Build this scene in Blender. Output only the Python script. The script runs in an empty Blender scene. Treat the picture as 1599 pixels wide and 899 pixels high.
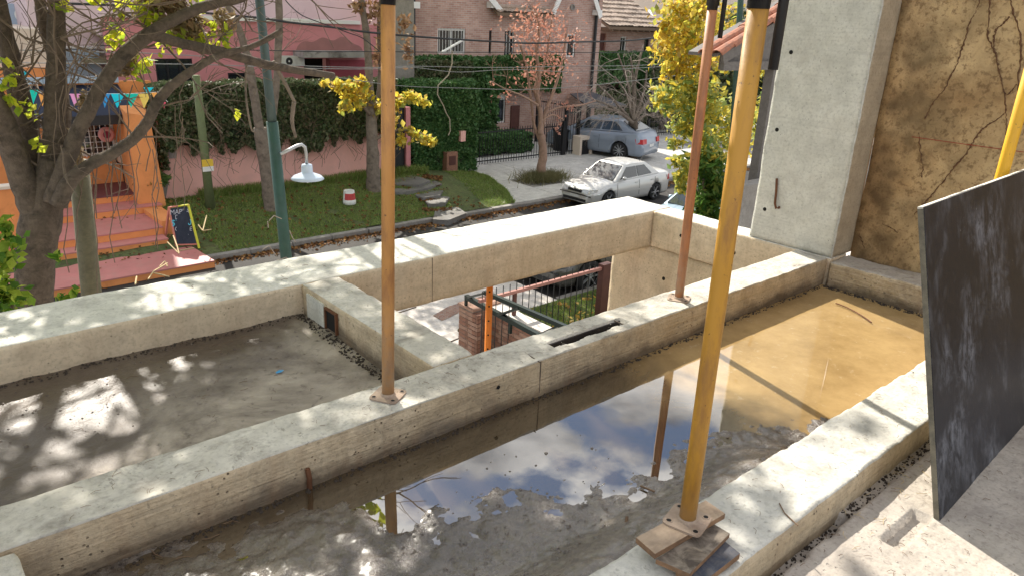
import bpy, math, random
import numpy as np
from mathutils import Vector, Matrix

# ------------------------------------------------------------------ camera, world, sun, exposure
S = bpy.context.scene
COL = S.collection
F_PX = 1147.58
FWD = Vector((0.62547375, 0.69948222, -0.34569814))
RGT = Vector((0.75490622, -0.65451767, 0.0415118))
UPV = Vector((0.19722877, 0.28693422, 0.9374271))
cd = bpy.data.cameras.new('camera'); cam = bpy.data.objects.new('camera', cd); COL.objects.link(cam)
cam.matrix_world = Matrix(((RGT[0], UPV[0], -FWD[0], 0), (RGT[1], UPV[1], -FWD[1], 0), (RGT[2], UPV[2], -FWD[2], 0), (0, 0, 0, 1)))
cd.sensor_width = 36.0; cd.lens = F_PX / 1599.0 * 36.0; cd.clip_start = 0.05; cd.clip_end = 3000
S.camera = cam

SUN = Vector((0.28, 1.10, 1.0)).normalized()      # towards the sun
EL = math.asin(SUN.z); ROT = math.atan2(SUN.x, SUN.y)
W = bpy.data.worlds.new('World'); S.world = W; W.use_nodes = True
wn = W.node_tree.nodes; wl = W.node_tree.links; wn.clear()
wo = wn.new('ShaderNodeOutputWorld'); bg = wn.new('ShaderNodeBackground'); sky = wn.new('ShaderNodeTexSky')
sky.sky_type = 'NISHITA'; sky.sun_disc = False; sky.sun_elevation = EL; sky.sun_rotation = ROT
sky.air_density = 1.0; sky.dust_density = 0.35; sky.ozone_density = 1.5
tc = wn.new('ShaderNodeTexCoord'); mp = wn.new('ShaderNodeMapping'); mp.inputs['Scale'].default_value = (1, 1, 2.2)
nz = wn.new('ShaderNodeTexNoise'); nz.inputs['Scale'].default_value = 4.2; nz.inputs['Detail'].default_value = 9; nz.inputs['Roughness'].default_value = .56
rp = wn.new('ShaderNodeValToRGB'); rp.color_ramp.elements[0].position = .43; rp.color_ramp.elements[1].position = .51
nz2 = wn.new('ShaderNodeTexNoise'); nz2.inputs['Scale'].default_value = 6.5; nz2.inputs['Detail'].default_value = 6
cr = wn.new('ShaderNodeValToRGB'); cr.color_ramp.elements[0].position = .35; cr.color_ramp.elements[1].position = .65
cr.color_ramp.elements[0].color = (2.6, 2.75, 3.1, 1); cr.color_ramp.elements[1].color = (13.5, 13.2, 12.8, 1)
mx = wn.new('ShaderNodeMix'); mx.data_type = 'RGBA'
wl.new(tc.outputs['Generated'], mp.inputs['Vector']); wl.new(mp.outputs[0], nz.inputs['Vector']); wl.new(mp.outputs[0], nz2.inputs['Vector'])
wl.new(nz.outputs['Fac'], rp.inputs[0]); wl.new(nz2.outputs['Fac'], cr.inputs[0])
wl.new(rp.outputs[0], mx.inputs[0]); wl.new(sky.outputs[0], mx.inputs[6]); wl.new(cr.outputs[0], mx.inputs[7])
wl.new(mx.outputs[2], bg.inputs['Color']); bg.inputs['Strength'].default_value = 0.105
wl.new(bg.outputs[0], wo.inputs['Surface'])
sd = bpy.data.lights.new('sun', 'SUN'); sd.energy = 4.8; sd.angle = math.radians(.6); sd.color = (1, .94, .84)
so = bpy.data.objects.new('sun', sd); COL.objects.link(so); so.location = (0, 0, 30)
so.rotation_euler = SUN.to_track_quat('Z', 'Y').to_euler()
S.view_settings.view_transform = 'Standard'; S.view_settings.look = 'None'; S.view_settings.gamma = 1
S.view_settings.use_curve_mapping = False; S.view_settings.exposure = 0.84
S.cycles.max_bounces = 6; S.cycles.caustics_reflective = False; S.cycles.caustics_refractive = False

random.seed(7); RNG = np.random.default_rng(11)
R = random.random
def rr(a, b): return a + (b - a) * random.random()

# ------------------------------------------------------------------ helpers
def at(px, py, X=None, Y=None, Z=None):
    """point of the place seen at a pixel of the photograph, on a plane X=, Y= or Z="""
    d = FWD + RGT * ((px - 799.5) / F_PX) - UPV * ((py - 449.5) / F_PX)
    t = X / d.x if X is not None else (Y / d.y if Y is not None else Z / d.z)
    return d * t

def _h(ix, iy, iz, seed):
    with np.errstate(over='ignore'):
        n = (ix * 374761393 + iy * 668265263 + iz * 2147483647 + seed * 1274126177).astype(np.int64) & 0x7fffffff
        n = ((n ^ (n >> 13)) * 1274126177) & 0x7fffffff
        n = (n ^ (n >> 16))
        n = (n * 2246822519) & 0x7fffffff
    return n / float(0x7fffffff)
def vn(p, seed=0):
    p = np.asarray(p, float); i = np.floor(p).astype(np.int64); f = p - i; f = f * f * (3 - 2 * f)
    o = 0
    for a in (0, 1):
        for b in (0, 1):
            for c in (0, 1):
                w = (f[:, 0] if a else 1 - f[:, 0]) * (f[:, 1] if b else 1 - f[:, 1]) * (f[:, 2] if c else 1 - f[:, 2])
                o = o + w * _h(i[:, 0] + a, i[:, 1] + b, i[:, 2] + c, seed)
    return o * 2 - 1
def fbm(p, seed=0, oct=4, r=.5):
    p = np.asarray(p, float); o = 0; a = 1
    for k in range(oct):
        o = o + a * vn(p * 2 ** k + k * 17.3, seed + k); a *= r
    return o

def tag(o, label=None, cat=None, group=None, kind=None):
    if label: o['label'] = label
    if cat: o['category'] = cat
    if group: o['group'] = group
    if kind: o['kind'] = kind
    return o
ORG = {}
def origin(o): return ORG.get(o.name, Vector((0, 0, 0)))
def thing(name, label, cat, loc=(0, 0, 0), group=None, rotz=0):
    o = bpy.data.objects.new(name, None); COL.objects.link(o); o.location = loc; o.rotation_euler = (0, 0, rotz)
    o.empty_display_size = .1; ORG[o.name] = Vector(loc)
    return tag(o, label, cat, group)
def kids(o): return [c for c in bpy.data.objects if c.parent == o]
def copy_tree(o, loc=None, label=None, rotz=None, parent=None):
    c = o.copy(); COL.objects.link(c)
    if parent: c.parent = parent
    if loc is not None: c.location = loc
    if rotz is not None: c.rotation_euler = (0, 0, rotz)
    if label: c['label'] = label
    for k in list(o.children): copy_tree(k, parent=c)
    return c

class MB:
    def __init__(s): s.v = []; s.f = []; s.m = []
    def q(s, pts, mi=0):
        n = len(s.v); s.v += [tuple(p) for p in pts]; s.f.append(tuple(range(n, n + len(pts)))); s.m.append(mi); return s
    def box(s, x0, x1, y0, y1, z0, z1, mi=0):
        n = len(s.v)
        s.v += [(x, y, z) for z in (z0, z1) for y in (y0, y1) for x in (x0, x1)]
        for f in ((0, 2, 3, 1), (4, 5, 7, 6), (0, 1, 5, 4), (2, 6, 7, 3), (0, 4, 6, 2), (1, 3, 7, 5)):
            s.f.append(tuple(n + i for i in f)); s.m.append(mi)
        return s
    def hexa(s, b, t, mi=0):
        """b, t: four bottom and four top corners, both counter-clockwise from above"""
        n = len(s.v); k = len(b); s.v += [tuple(p) for p in b] + [tuple(p) for p in t]
        s.f.append(tuple(n + i for i in range(k))[::-1]); s.m.append(mi)
        s.f.append(tuple(n + k + i for i in range(k))); s.m.append(mi)
        for i in range(k):
            j = (i + 1) % k; s.f.append((n + i, n + j, n + k + j, n + k + i)); s.m.append(mi)
        return s
    def bar(s, a, b, w, h=None, mi=0):
        a = Vector(a); b = Vector(b); d = (b - a).normalized(); h = h or w
        u = d.cross(Vector((0, 0, 1)))
        if u.length < 1e-3: u = Vector((1, 0, 0))
        u.normalize(); v = u.cross(d).normalized(); u = u * w / 2; v = v * h / 2
        s.hexa([a - u - v, a + u - v, a + u + v, a - u + v][::-1], [b - u - v, b + u - v, b + u + v, b - u + v][::-1], mi); return s
    def tube(s, pts, rad, n=8, cap=True, mi=0):
        pts = [Vector(p) for p in pts]
        if not hasattr(rad, '__len__'): rad = [rad] * len(pts)
        base = len(s.v); prev = None
        for i, p in enumerate(pts):
            d = (pts[min(i + 1, len(pts) - 1)] - pts[max(i - 1, 0)])
            d = d.normalized() if d.length > 1e-9 else Vector((0, 0, 1))
            if prev is None:
                u = d.cross(Vector((0, 0, 1)))
                if u.length < .05: u = d.cross(Vector((0, 1, 0)))
            else: u = prev - d * prev.dot(d)
            u.normalize(); prev = u; w = d.cross(u)
            for k in range(n):
                a = 2 * math.pi * k / n
                s.v.append(tuple(p + (u * math.cos(a) + w * math.sin(a)) * rad[i]))
        for i in range(len(pts) - 1):
            for k in range(n):
                a = base + i * n + k; b = base + i * n + (k + 1) % n
                s.f.append((a, b, b + n, a + n)); s.m.append(mi)
        if cap:
            s.f.append(tuple(base + k for k in range(n))[::-1]); s.m.append(mi)
            e = base + (len(pts) - 1) * n; s.f.append(tuple(e + k for k in range(n))); s.m.append(mi)
        return s
    def lathe(s, c, prof, n=20, mi=0, axis='Z'):
        """prof: (radius, height) pairs"""
        base = len(s.v); c = Vector(c)
        for r, h in prof:
            for k in range(n):
                a = 2 * math.pi * k / n
                p = Vector((r * math.cos(a), r * math.sin(a), h))
                if axis == 'Y': p = Vector((p.x, p.z, p.y))
                if axis == 'X': p = Vector((p.z, p.x, p.y))
                s.v.append(tuple(c + p))
        for i in range(len(prof) - 1):
            for k in range(n):
                a = base + i * n + k; b = base + i * n + (k + 1) % n
                s.f.append((a, b, b + n, a + n)); s.m.append(mi)
        return s
    def add(s, v, f, mi=0):
        n = len(s.v); s.v += [tuple(p) for p in v]; s.f += [tuple(n + i for i in q) for q in f]; s.m += [mi] * len(f); return s
    def build(s, name, mat, parent=None, smooth=False, local=False, kind=None, label=None, cat=None, group=None):
        me = bpy.data.meshes.new(name); v = np.array(s.v, float)
        if local: o0 = np.zeros(3)
        elif parent is not None:
            o0 = np.array(abs_org(parent))
        else: o0 = np.array([(v[:, 0].min() + v[:, 0].max()) / 2, (v[:, 1].min() + v[:, 1].max()) / 2, v[:, 2].min()])
        me.from_pydata((v - o0).tolist(), [], s.f)
        mats = mat if isinstance(mat, (list, tuple)) else [mat]
        for m in mats: me.materials.append(m)
        if len(mats) > 1: me.polygons.foreach_set('material_index', s.m)
        if smooth: me.polygons.foreach_set('use_smooth', [True] * len(me.polygons))
        me.update()
        o = bpy.data.objects.new(name, me); COL.objects.link(o)
        if parent is not None: o.parent = parent
        elif not local: o.location = o0; ORG[o.name] = Vector(o0)
        return tag(o, label, cat, group, kind)
def abs_org(o):
    p = Vector((0, 0, 0))
    while o is not None:
        p = p + Vector(o.location); o = o.parent
    return p

def npmesh(name, v, f, mat, parent=None, smooth=False, mi=None, kind=None, label=None, cat=None, group=None):
    """v (n,3), f (m,4) arrays"""
    v = np.asarray(v, np.float32); f = np.asarray(f, np.int32); me = bpy.data.meshes.new(name)
    o0 = np.array(abs_org(parent)) if parent is not None else np.array([v[:, 0].mean(), v[:, 1].mean(), v[:, 2].min()])
    k = f.shape[1]
    me.vertices.add(len(v)); me.vertices.foreach_set('co', (v - o0).astype(np.float32).ravel())
    me.loops.add(f.size); me.loops.foreach_set('vertex_index', f.ravel())
    me.polygons.add(len(f)); me.polygons.foreach_set('loop_start', np.arange(len(f), dtype=np.int32) * k)
    mats = mat if isinstance(mat, (list, tuple)) else [mat]
    for m in mats: me.materials.append(m)
    if mi is not None: me.polygons.foreach_set('material_index', np.asarray(mi, np.int32))
    me.polygons.foreach_set('use_smooth', [bool(smooth)] * len(f))
    me.update(calc_edges=True); me.validate()
    o = bpy.data.objects.new(name, me); COL.objects.link(o)
    if parent is not None: o.parent = parent
    else: o.location = o0
    return tag(o, label, cat, group, kind)

def leaf_arr(c, size, flat=0.0, asp=1.6, seed=0):
    """c (n,3) centres -> diamond leaves bent along the midrib, two quads folded: (v, f)"""
    r = np.random.default_rng(seed); n = len(c)
    a = r.normal(size=(n, 3)); a[:, 2] *= (1 - flat * .6); a /= np.linalg.norm(a, axis=1)[:, None] + 1e-9
    b = r.normal(size=(n, 3)); b[:, 2] += 0; b -= a * (a * b).sum(1)[:, None]; b /= np.linalg.norm(b, axis=1)[:, None] + 1e-9
    nn = np.cross(a, b)
    s = (size * (.6 + .8 * r.random(n)))[:, None]
    A = a * s * asp * .5; B = b * s * .5; N = nn * s * .14
    v = np.stack([c - A, c - A * .1 + B + N, c + A, c - A * .1 - B + N], 1).reshape(-1, 3)
    f = np.arange(4 * n).reshape(n, 4)
    return v, f
def blob(c, rad, n, seed=0, shell=.0):
    r = np.random.default_rng(seed); d = r.normal(size=(n, 3)); d /= np.linalg.norm(d, axis=1)[:, None]
    q = r.random(n) ** (1 / 3.) * (1 - shell) + shell
    return np.asarray(c) + d * q[:, None] * np.asarray(rad)

def rough_block(name, x0, x1, y0, y1, z0, z1, cell, mats, parent=None, fn=None, amp=.0025, chip=.008, seed=0, zcell=None, ycell=None, **kw):
    """a cast block: gridded box with uneven faces and chipped arrises; material 0 on top, 1 elsewhere"""
    nx = max(1, round((x1 - x0) / cell)); ny = max(1, round((y1 - y0) / (ycell or cell))); nz = max(1, round((z1 - z0) / (zcell or cell)))
    X = np.linspace(x0, x1, nx + 1); Y = np.linspace(y0, y1, ny + 1); Z = np.linspace(z0, z1, nz + 1)
    V = []; Fc = []; M = []; n = 0
    def grid(A, B, fnc, flip, mi):
        nonlocal n
        a, b = np.meshgrid(np.arange(len(A)), np.arange(len(B)), indexing='ij')
        V.append(fnc(A[a].ravel(), B[b].ravel()))
        i = np.arange(len(A) - 1)[:, None] * len(B) + np.arange(len(B) - 1)[None]; i = i.ravel()
        q = np.stack([i, i + len(B), i + len(B) + 1, i + 1], 1)
        if flip: q = q[:, ::-1]
        Fc.append(q + n); M.append(np.full(len(q), mi)); n += len(A) * len(B)
    c = lambda a, k: np.full_like(a, k)
    grid(X, Y, lambda a, b: np.stack([a, b, c(a, z1)], 1), False, 0)
    grid(X, Y, lambda a, b: np.stack([a, b, c(a, z0)], 1), True, 1)
    grid(X, Z, lambda a, b: np.stack([a, c(a, y0), b], 1), False, 1)
    grid(X, Z, lambda a, b: np.stack([a, c(a, y1), b], 1), True, 1)
    grid(Y, Z, lambda a, b: np.stack([c(a, x0), a, b], 1), True, 1)
    grid(Y, Z, lambda a, b: np.stack([c(a, x1), a, b], 1), False, 1)
    V = np.concatenate(V); Fc = np.concatenate(Fc); M = np.concatenate(M)
    _, idx, inv = np.unique(np.round(V, 5), axis=0, return_index=True, return_inverse=True)
    V = V[idx]; Fc = inv.ravel()[Fc]
    ex = ((abs(V[:, 0] - x0) < 1e-4).astype(int) - (abs(V[:, 0] - x1) < 1e-4))
    ey = ((abs(V[:, 1] - y0) < 1e-4).astype(int) - (abs(V[:, 1] - y1) < 1e-4))
    ez = ((abs(V[:, 2] - z0) < 1e-4).astype(int) - (abs(V[:, 2] - z1) < 1e-4))
    cnt = abs(ex) + abs(ey) + abs(ez)
    e = np.stack([ex, ey, ez], 1).astype(float)
    k = np.clip(fbm(V * 9, seed + 5, 4) * .6 + .45, 0, 1.6) ** 1.5 * chip + .0015
    P = V + e * np.where(cnt >= 2, k, 0)[:, None]
    low = fbm(V * 2.5, seed + 9, 3) * amp * 1.4; hi = fbm(V * 22, seed + 13, 3) * amp * .8
    P = P - e * np.where(cnt == 1, low + hi, low)[:, None]
    if fn is not None: P = fn(P, V)
    return npmesh(name, P, Fc, mats, parent, smooth=True, mi=M, **kw)

# ------------------------------------------------------------------ materials
def newmat(name):
    m = bpy.data.materials.new(name); m.use_nodes = True; nt = m.node_tree; nt.nodes.clear()
    o = nt.nodes.new('ShaderNodeOutputMaterial'); b = nt.nodes.new('ShaderNodeBsdfPrincipled'); nt.links.new(b.outputs[0], o.inputs[0])
    return m, nt, b, o
def C4(c): return (c[0], c[1], c[2], 1)
def srgb(r, g, b):
    f = lambda x: (x / 255 / 12.92) if x / 255 <= .04045 else ((x / 255 + .055) / 1.055) ** 2.4
    return (f(r), f(g), f(b))
def N(nt, t, **kw):
    n = nt.nodes.new(t)
    for k, v in kw.items():
        if k in n.inputs.keys(): n.inputs[k].default_value = v
        else: setattr(n, k, v)
    return n
def ramp(nt, src, stops):
    r = nt.nodes.new('ShaderNodeValToRGB'); el = r.color_ramp.elements
    while len(el) < len(stops): el.new(.5)
    for e, (p, c) in zip(el, stops): e.position = p; e.color = C4(c) if hasattr(c, '__len__') else (c, c, c, 1)
    nt.links.new(src, r.inputs[0]); return r.outputs[0]
def mixc(nt, fac, a, b, mode='MIX'):
    m = nt.nodes.new('ShaderNodeMix'); m.data_type = 'RGBA'; m.blend_type = mode
    for s, i in ((fac, 0), (a, 6), (b, 7)):
        if hasattr(s, 'is_linked'): nt.links.new(s, m.inputs[i])
        else: m.inputs[i].default_value = C4(s) if hasattr(s, '__len__') else s
    return m.outputs[2]
def noise(nt, vec, scale, detail=5, rough=.55, dist=0, sc3=None):
    if sc3:
        mp = nt.nodes.new('ShaderNodeMapping'); mp.inputs['Scale'].default_value = sc3; nt.links.new(vec, mp.inputs[0]); vec = mp.outputs[0]
    n = N(nt, 'ShaderNodeTexNoise', Scale=scale, Detail=detail, Roughness=rough, Distortion=dist); nt.links.new(vec, n.inputs['Vector']); return n.outputs['Fac']
def bump(nt, b, h, strength=.4, dist=.01):
    n = nt.nodes.new('ShaderNodeBump'); n.inputs['Strength'].default_value = strength; n.inputs['Distance'].default_value = dist
    nt.links.new(h, n.inputs['Height']); nt.links.new(n.outputs[0], b.inputs['Normal'])
def madd(nt, a, b, op='ADD'):
    m = nt.nodes.new('ShaderNodeMath'); m.operation = op
    for i, s in enumerate((a, b)):
        if hasattr(s, 'is_linked'): nt.links.new(s, m.inputs[i])
        else: m.inputs[i].default_value = s
    return m.outputs[0]
def objvec(nt, geo=True):
    if geo: return nt.nodes.new('ShaderNodeNewGeometry').outputs['Position']
    return nt.nodes.new('ShaderNodeTexCoord').outputs['Object']

def concrete(name, c1, c2, dirt=(.10, .085, .07), dirtamt=.35, pits=.5, boards=0, bs=.5, rough=.85, fine=1., streak=0, wet=0, damp=None):
    m, nt, b, o = newmat(name); p = objvec(nt)
    a = noise(nt, p, 1.6, 6, .6); a2 = noise(nt, p, 9 * fine, 6, .65); a3 = noise(nt, p, 55 * fine, 5, .6)
    col = mixc(nt, ramp(nt, a, [(.35, 0), (.65, 1)]), c1, c2)
    col = mixc(nt, ramp(nt, a2, [(.30, .55), (.62, 0)]), col, tuple(x * .62 for x in c1))
    col = mixc(nt, ramp(nt, a3, [(.30, .5), (.5, 0)]), col, tuple(x * .5 for x in c1))
    sp = madd(nt, ramp(nt, noise(nt, p, 1, 3, .7, .5, (34 * fine, 20 * fine, 34 * fine)), [(.32, dirtamt), (.38, 0)]), ramp(nt, noise(nt, p, 2.7, 4, .6), [(.42, .1), (.6, 1)]), 'MULTIPLY')
    col = mixc(nt, sp, col, dirt)
    if damp:
        sz = nt.nodes.new('ShaderNodeSeparateXYZ'); nt.links.new(p, sz.inputs[0]); mr = nt.nodes.new('ShaderNodeMapRange'); nt.links.new(madd(nt, sz.outputs[2], madd(nt, noise(nt, p, 3.5, 6, .65), .22, 'MULTIPLY')), mr.inputs[0])
        mr.inputs[1].default_value = damp[1]; mr.inputs[2].default_value = damp[0]
        col = mixc(nt, madd(nt, mr.outputs[0], .8, 'MULTIPLY'), col, (.075, .052, .035))
    d2 = noise(nt, p, 3.3, 8, .72, .6)
    col = mixc(nt, ramp(nt, d2, [(.50, 0), (.68, dirtamt)]), col, tuple(x * 1.6 for x in dirt))
    h = madd(nt, a3, .5, 'MULTIPLY'); h = madd(nt, h, a2, 'ADD')
    if pits:
        vo = N(nt, 'ShaderNodeTexVoronoi', Scale=34.); nt.links.new(p, vo.inputs['Vector'])
        ms = noise(nt, p, 7., 2)
        pt = madd(nt, ramp(nt, vo.outputs['Distance'], [(.10, 1), (.17, 0)]), ramp(nt, ms, [(.5, 0), (.62, 1)]), 'MULTIPLY')
        col = mixc(nt, madd(nt, pt, pits, 'MULTIPLY'), col, tuple(x * .25 for x in c1)); h = madd(nt, h, madd(nt, pt, -1.2, 'MULTIPLY'), 'ADD')
    if boards:
        bd = noise(nt, p, 1., 4, .6, 0, (1.2, 1.2, 60)); h = madd(nt, h, madd(nt, bd, boards, 'MULTIPLY'), 'ADD')
        col = mixc(nt, ramp(nt, bd, [(.3, .35), (.5, 0)]), col, tuple(x * .6 for x in c2))
    if streak:
        st = noise(nt, p, 1., 5, .6, .3, (9, 9, .7))
        col = mixc(nt, ramp(nt, st, [(.5, 0), (.7, streak)]), col, (.22, .11, .05))
    nt.links.new(col, b.inputs['Base Color'])
    if wet:
        w = noise(nt, p, 2.2, 6, .6); nt.links.new(ramp(nt, w, [(.42, .12), (.6, rough)]), b.inputs['Roughness'])
    else: b.inputs['Roughness'].default_value = rough
    b.inputs['Specular IOR Level'].default_value = .35
    bump(nt, b, h, bs, .012); return m
def plain(name, c, rough=.6, metal=0, var=.12, scale=6, bs=.0, spec=.4, dirt=0, dirtc=(.05, .04, .03), dscale=4):
    m, nt, b, o = newmat(name); p = objvec(nt, False)
    a = noise(nt, p, scale, 5, .6)
    col = mixc(nt, a, tuple(max(0, x * (1 - var * 2)) for x in c), tuple(min(1, x * (1 + var * 2)) for x in c))
    if dirt:
        d = noise(nt, p, dscale, 8, .7, .5); col = mixc(nt, ramp(nt, d, [(.48, 0), (.66, dirt)]), col, dirtc)
    nt.links.new(col, b.inputs['Base Color']); b.inputs['Roughness'].default_value = rough; b.inputs['Metallic'].default_value = metal
    b.inputs['Specular IOR Level'].default_value = spec
    if bs: bump(nt, b, noise(nt, p, scale * 6, 5, .6), bs, .01)
    return m
def leafmat(name, cols, trans=.35, rough=.55):
    m, nt, b, o = newmat(name); g = nt.nodes.new('ShaderNodeNewGeometry')
    n = len(cols); st = [(i / max(1, n - 1), c) for i, c in enumerate(cols)]
    col = ramp(nt, g.outputs['Random Per Island'], st)
    nt.links.new(col, b.inputs['Base Color']); b.inputs['Roughness'].default_value = rough; b.inputs['Specular IOR Level'].default_value = .3
    t = nt.nodes.new('ShaderNodeBsdfTranslucent'); nt.links.new(col, t.inputs[0])
    ms = nt.nodes.new('ShaderNodeMixShader'); ms.inputs[0].default_value = trans
    nt.links.new(b.outputs[0], ms.inputs[1]); nt.links.new(t.outputs[0], ms.inputs[2]); nt.links.new(ms.outputs[0], o.inputs[0]); return m
def brickmat(name, c1, c2, mortar, bw=.24, rh=.075):
    m, nt, b, o = newmat(name); tcn = nt.nodes.new('ShaderNodeNewGeometry')
    sx = nt.nodes.new('ShaderNodeSeparateXYZ'); cx = nt.nodes.new('ShaderNodeCombineXYZ'); nt.links.new(tcn.outputs['Position'], sx.inputs[0])
    nt.links.new(madd(nt, sx.outputs[0], sx.outputs[1]), cx.inputs[0]); nt.links.new(sx.outputs[2], cx.inputs[1])
    br = N(nt, 'ShaderNodeTexBrick', Scale=1.); br.inputs['Brick Width'].default_value = bw; br.inputs['Row Height'].default_value = rh
    br.inputs['Mortar Size'].default_value = .008; br.inputs['Color1'].default_value = C4(c1); br.inputs['Color2'].default_value = C4(c2); br.inputs['Mortar'].default_value = C4(mortar)
    nt.links.new(cx.outputs[0], br.inputs['Vector'])
    a = noise(nt, tcn.outputs['Position'], .9, 6, .65)
    col = mixc(nt, ramp(nt, a, [(.3, .5), (.6, 0)]), br.outputs['Color'], tuple(x * .5 for x in c1))
    nt.links.new(col, b.inputs['Base Color']); b.inputs['Roughness'].default_value = .9
    bump(nt, b, madd(nt, br.outputs['Fac'], -1., 'MULTIPLY'), .5, .01); return m
def glass(name, c=(.03, .04, .05), rough=.05, spec=.9):
    m, nt, b, o = newmat(name); b.inputs['Base Color'].default_value = C4(c); b.inputs['Roughness'].default_value = rough
    b.inputs['Specular IOR Level'].default_value = spec; b.inputs['Coat Weight'].default_value = .5; b.inputs['Coat Roughness'].default_value = .03; return m

M = {}
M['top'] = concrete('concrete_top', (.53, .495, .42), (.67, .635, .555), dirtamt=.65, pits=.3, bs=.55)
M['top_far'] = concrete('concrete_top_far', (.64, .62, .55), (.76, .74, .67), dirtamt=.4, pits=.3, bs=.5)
M['side'] = concrete('concrete_side', (.53, .415, .27), (.66, .54, .375), dirtamt=.5, damp=(-1.565, -1.50), pits=1., boards=.8, bs=.8, streak=.25)  # beige formwork face, with warm bounced light painted into the colour
M['side_far'] = concrete('concrete_side_far', (.64, .52, .36), (.74, .615, .445), dirtamt=.2, pits=.9, boards=.1, bs=.3, streak=.22)  # warm bounce tint painted into these sides too
M['near_top'] = concrete('concrete_near_top', (.56, .54, .48), (.70, .675, .61), dirt=(.12, .10, .07), dirtamt=.5, pits=.2, bs=.6)
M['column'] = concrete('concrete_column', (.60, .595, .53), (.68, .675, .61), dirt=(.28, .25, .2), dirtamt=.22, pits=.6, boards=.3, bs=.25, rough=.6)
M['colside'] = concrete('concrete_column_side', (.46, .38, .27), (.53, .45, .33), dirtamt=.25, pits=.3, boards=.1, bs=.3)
M['slab'] = concrete('concrete_slab', (.42, .37, .32), (.52, .47, .40), dirt=(.10, .08, .06), dirtamt=.5, pits=.2, bs=.6)
M['pave'] = concrete('concrete_pavement', (.52, .50, .46), (.62, .60, .55), dirtamt=.2, pits=0, bs=.3, fine=.5)
M['pave_sun'] = concrete('concrete_front_yard', (.58, .53, .48), (.68, .63, .57), dirtamt=.3, pits=0, bs=.3, fine=.5)
M['kerb'] = concrete('concrete_kerb', (.24, .22, .20), (.32, .30, .27), dirtamt=.5, pits=0, bs=.4)
M['asphalt'] = concrete('asphalt', (.030, .027, .024), (.05, .045, .04), dirt=(.03, .02, .015), dirtamt=.4, pits=0, bs=.5, fine=2)
M['plug'] = plain('dark_hole', (.01, .009, .008), .9)
# ================================================================== the concrete frame in the foreground
TOP = -1.5; WATER = -1.69
def chipfn_slot(P, V):
    inside = (V[:, 0] > 2.34) & (V[:, 0] < 2.88) & (V[:, 1] > 2.282 + .006 * np.sin(V[:, 0] * 30)) & (V[:, 1] < 2.348 + .004 * np.sin(V[:, 0] * 21)) & (V[:, 2] > TOP - 1e-3)
    P[:, 2] -= np.where(inside, .055 + .008 * vn(V * 60, 3), 0)
    # worn hollows in the top
    t = V[:, 2] > TOP - 1e-3
    P[:, 2] -= np.where(t, np.clip(fbm(V * 7, 31, 3) - .35, 0, 1) * .012, 0)
    return P
rough_block('concrete_beam', -.9, 4.95, 2.22, 2.46, -1.95, TOP, .0125, [M['top'], M['side']], fn=chipfn_slot, chip=.012, seed=1, zcell=.03, ycell=.006,
            label='long middle concrete beam with a narrow slot in its top and two props on it', cat='concrete beam', group='cast concrete beams')
rough_block('concrete_beam', -3.2, 5.19, 3.78, 4.26, -1.82, TOP, .026, [M['top_far'], M['side_far']], chip=.004, seed=2, amp=.0015,
            label='widest concrete beam along the street side, sunlit white at its right end', cat='concrete beam', group='cast concrete beams')
rough_block('concrete_beam', 1.745, 1.985, 2.463, 3.777, -1.82, TOP, .018, [M['top'], M['side']], chip=.011, seed=3, amp=.003,
            label='short cross beam with a dark socket opening, left of the light well', cat='concrete beam', group='cast concrete beams')
rough_block('concrete_beam', 4.953, 5.19, 2.2, 3.777, -1.81, TOP, .022, [M['top_far'], M['side_far']], chip=.006, seed=4,
            label='short cross beam closing the light well, running into the column', cat='concrete beam', group='cast concrete beams')
def nearfn(P, V):
    t = V[:, 2] > TOP - 1e-3
    P[:, 2] -= np.where(t, np.clip(fbm(V * 5, 41, 4) - .2, 0, 1) * .012, 0); return P
rough_block('concrete_beam', .2, 4.95, .845, 1.11, -1.8, TOP, .012, [M['near_top'], M['side']], fn=nearfn, chip=.012, seed=5, zcell=.03,
            label='low nearest concrete beam beside the puddle with the board stack on it', cat='concrete beam', group='cast concrete beams')
rough_block('concrete_beam', -.25, .10, .2, 2.217, -1.9, TOP - .002, .02, [M['top'], M['side']], chip=.01, seed=6,
            label='stub of a concrete cross beam at the lower left corner of the picture', cat='concrete beam', group='cast concrete beams')
rough_block('concrete_kerb', 4.93, 5.222, 1.56, 2.197, -1.75, TOP - .012, .014, [M['slab'], M['side']], chip=.02, seed=7, amp=.006,
            label='short rough concrete upstand at the foot of the stained wall', cat='concrete upstand')

# party wall below the right cross beam
rough_block('side_wall', 4.966, 5.18, 2.45, 4.2, -5.2, -1.813, .06, [M['side_far'], M['side_far']], chip=.004, seed=8, amp=.002,
            label='smooth beige concrete wall going down under the right side of the light well', cat='wall')
rough_block('side_wall', -1.2, 4.9, 2.5, 2.72, -5.2, -1.97, .3, [M['side'], M['side']], chip=.004, seed=9, amp=.002,
            label='concrete wall of the storey below under the middle beam', cat='wall').location.z -= 0.001

def tie_hole(parent, c, r, axis):
    mb = MB(); mb.lathe(c, [(r * 1.05, 0.0), (r, .0022), (0.0005, .0024)], 14, axis=axis)
    if axis in 'XY':
        i = 0 if axis == 'X' else 1
        mb.v = [tuple((2 * c[i] - q if k == i else q) for k, q in enumerate(p)) for p in mb.v]
    return mb.build('tie_hole', M['plug'], parent)
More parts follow.
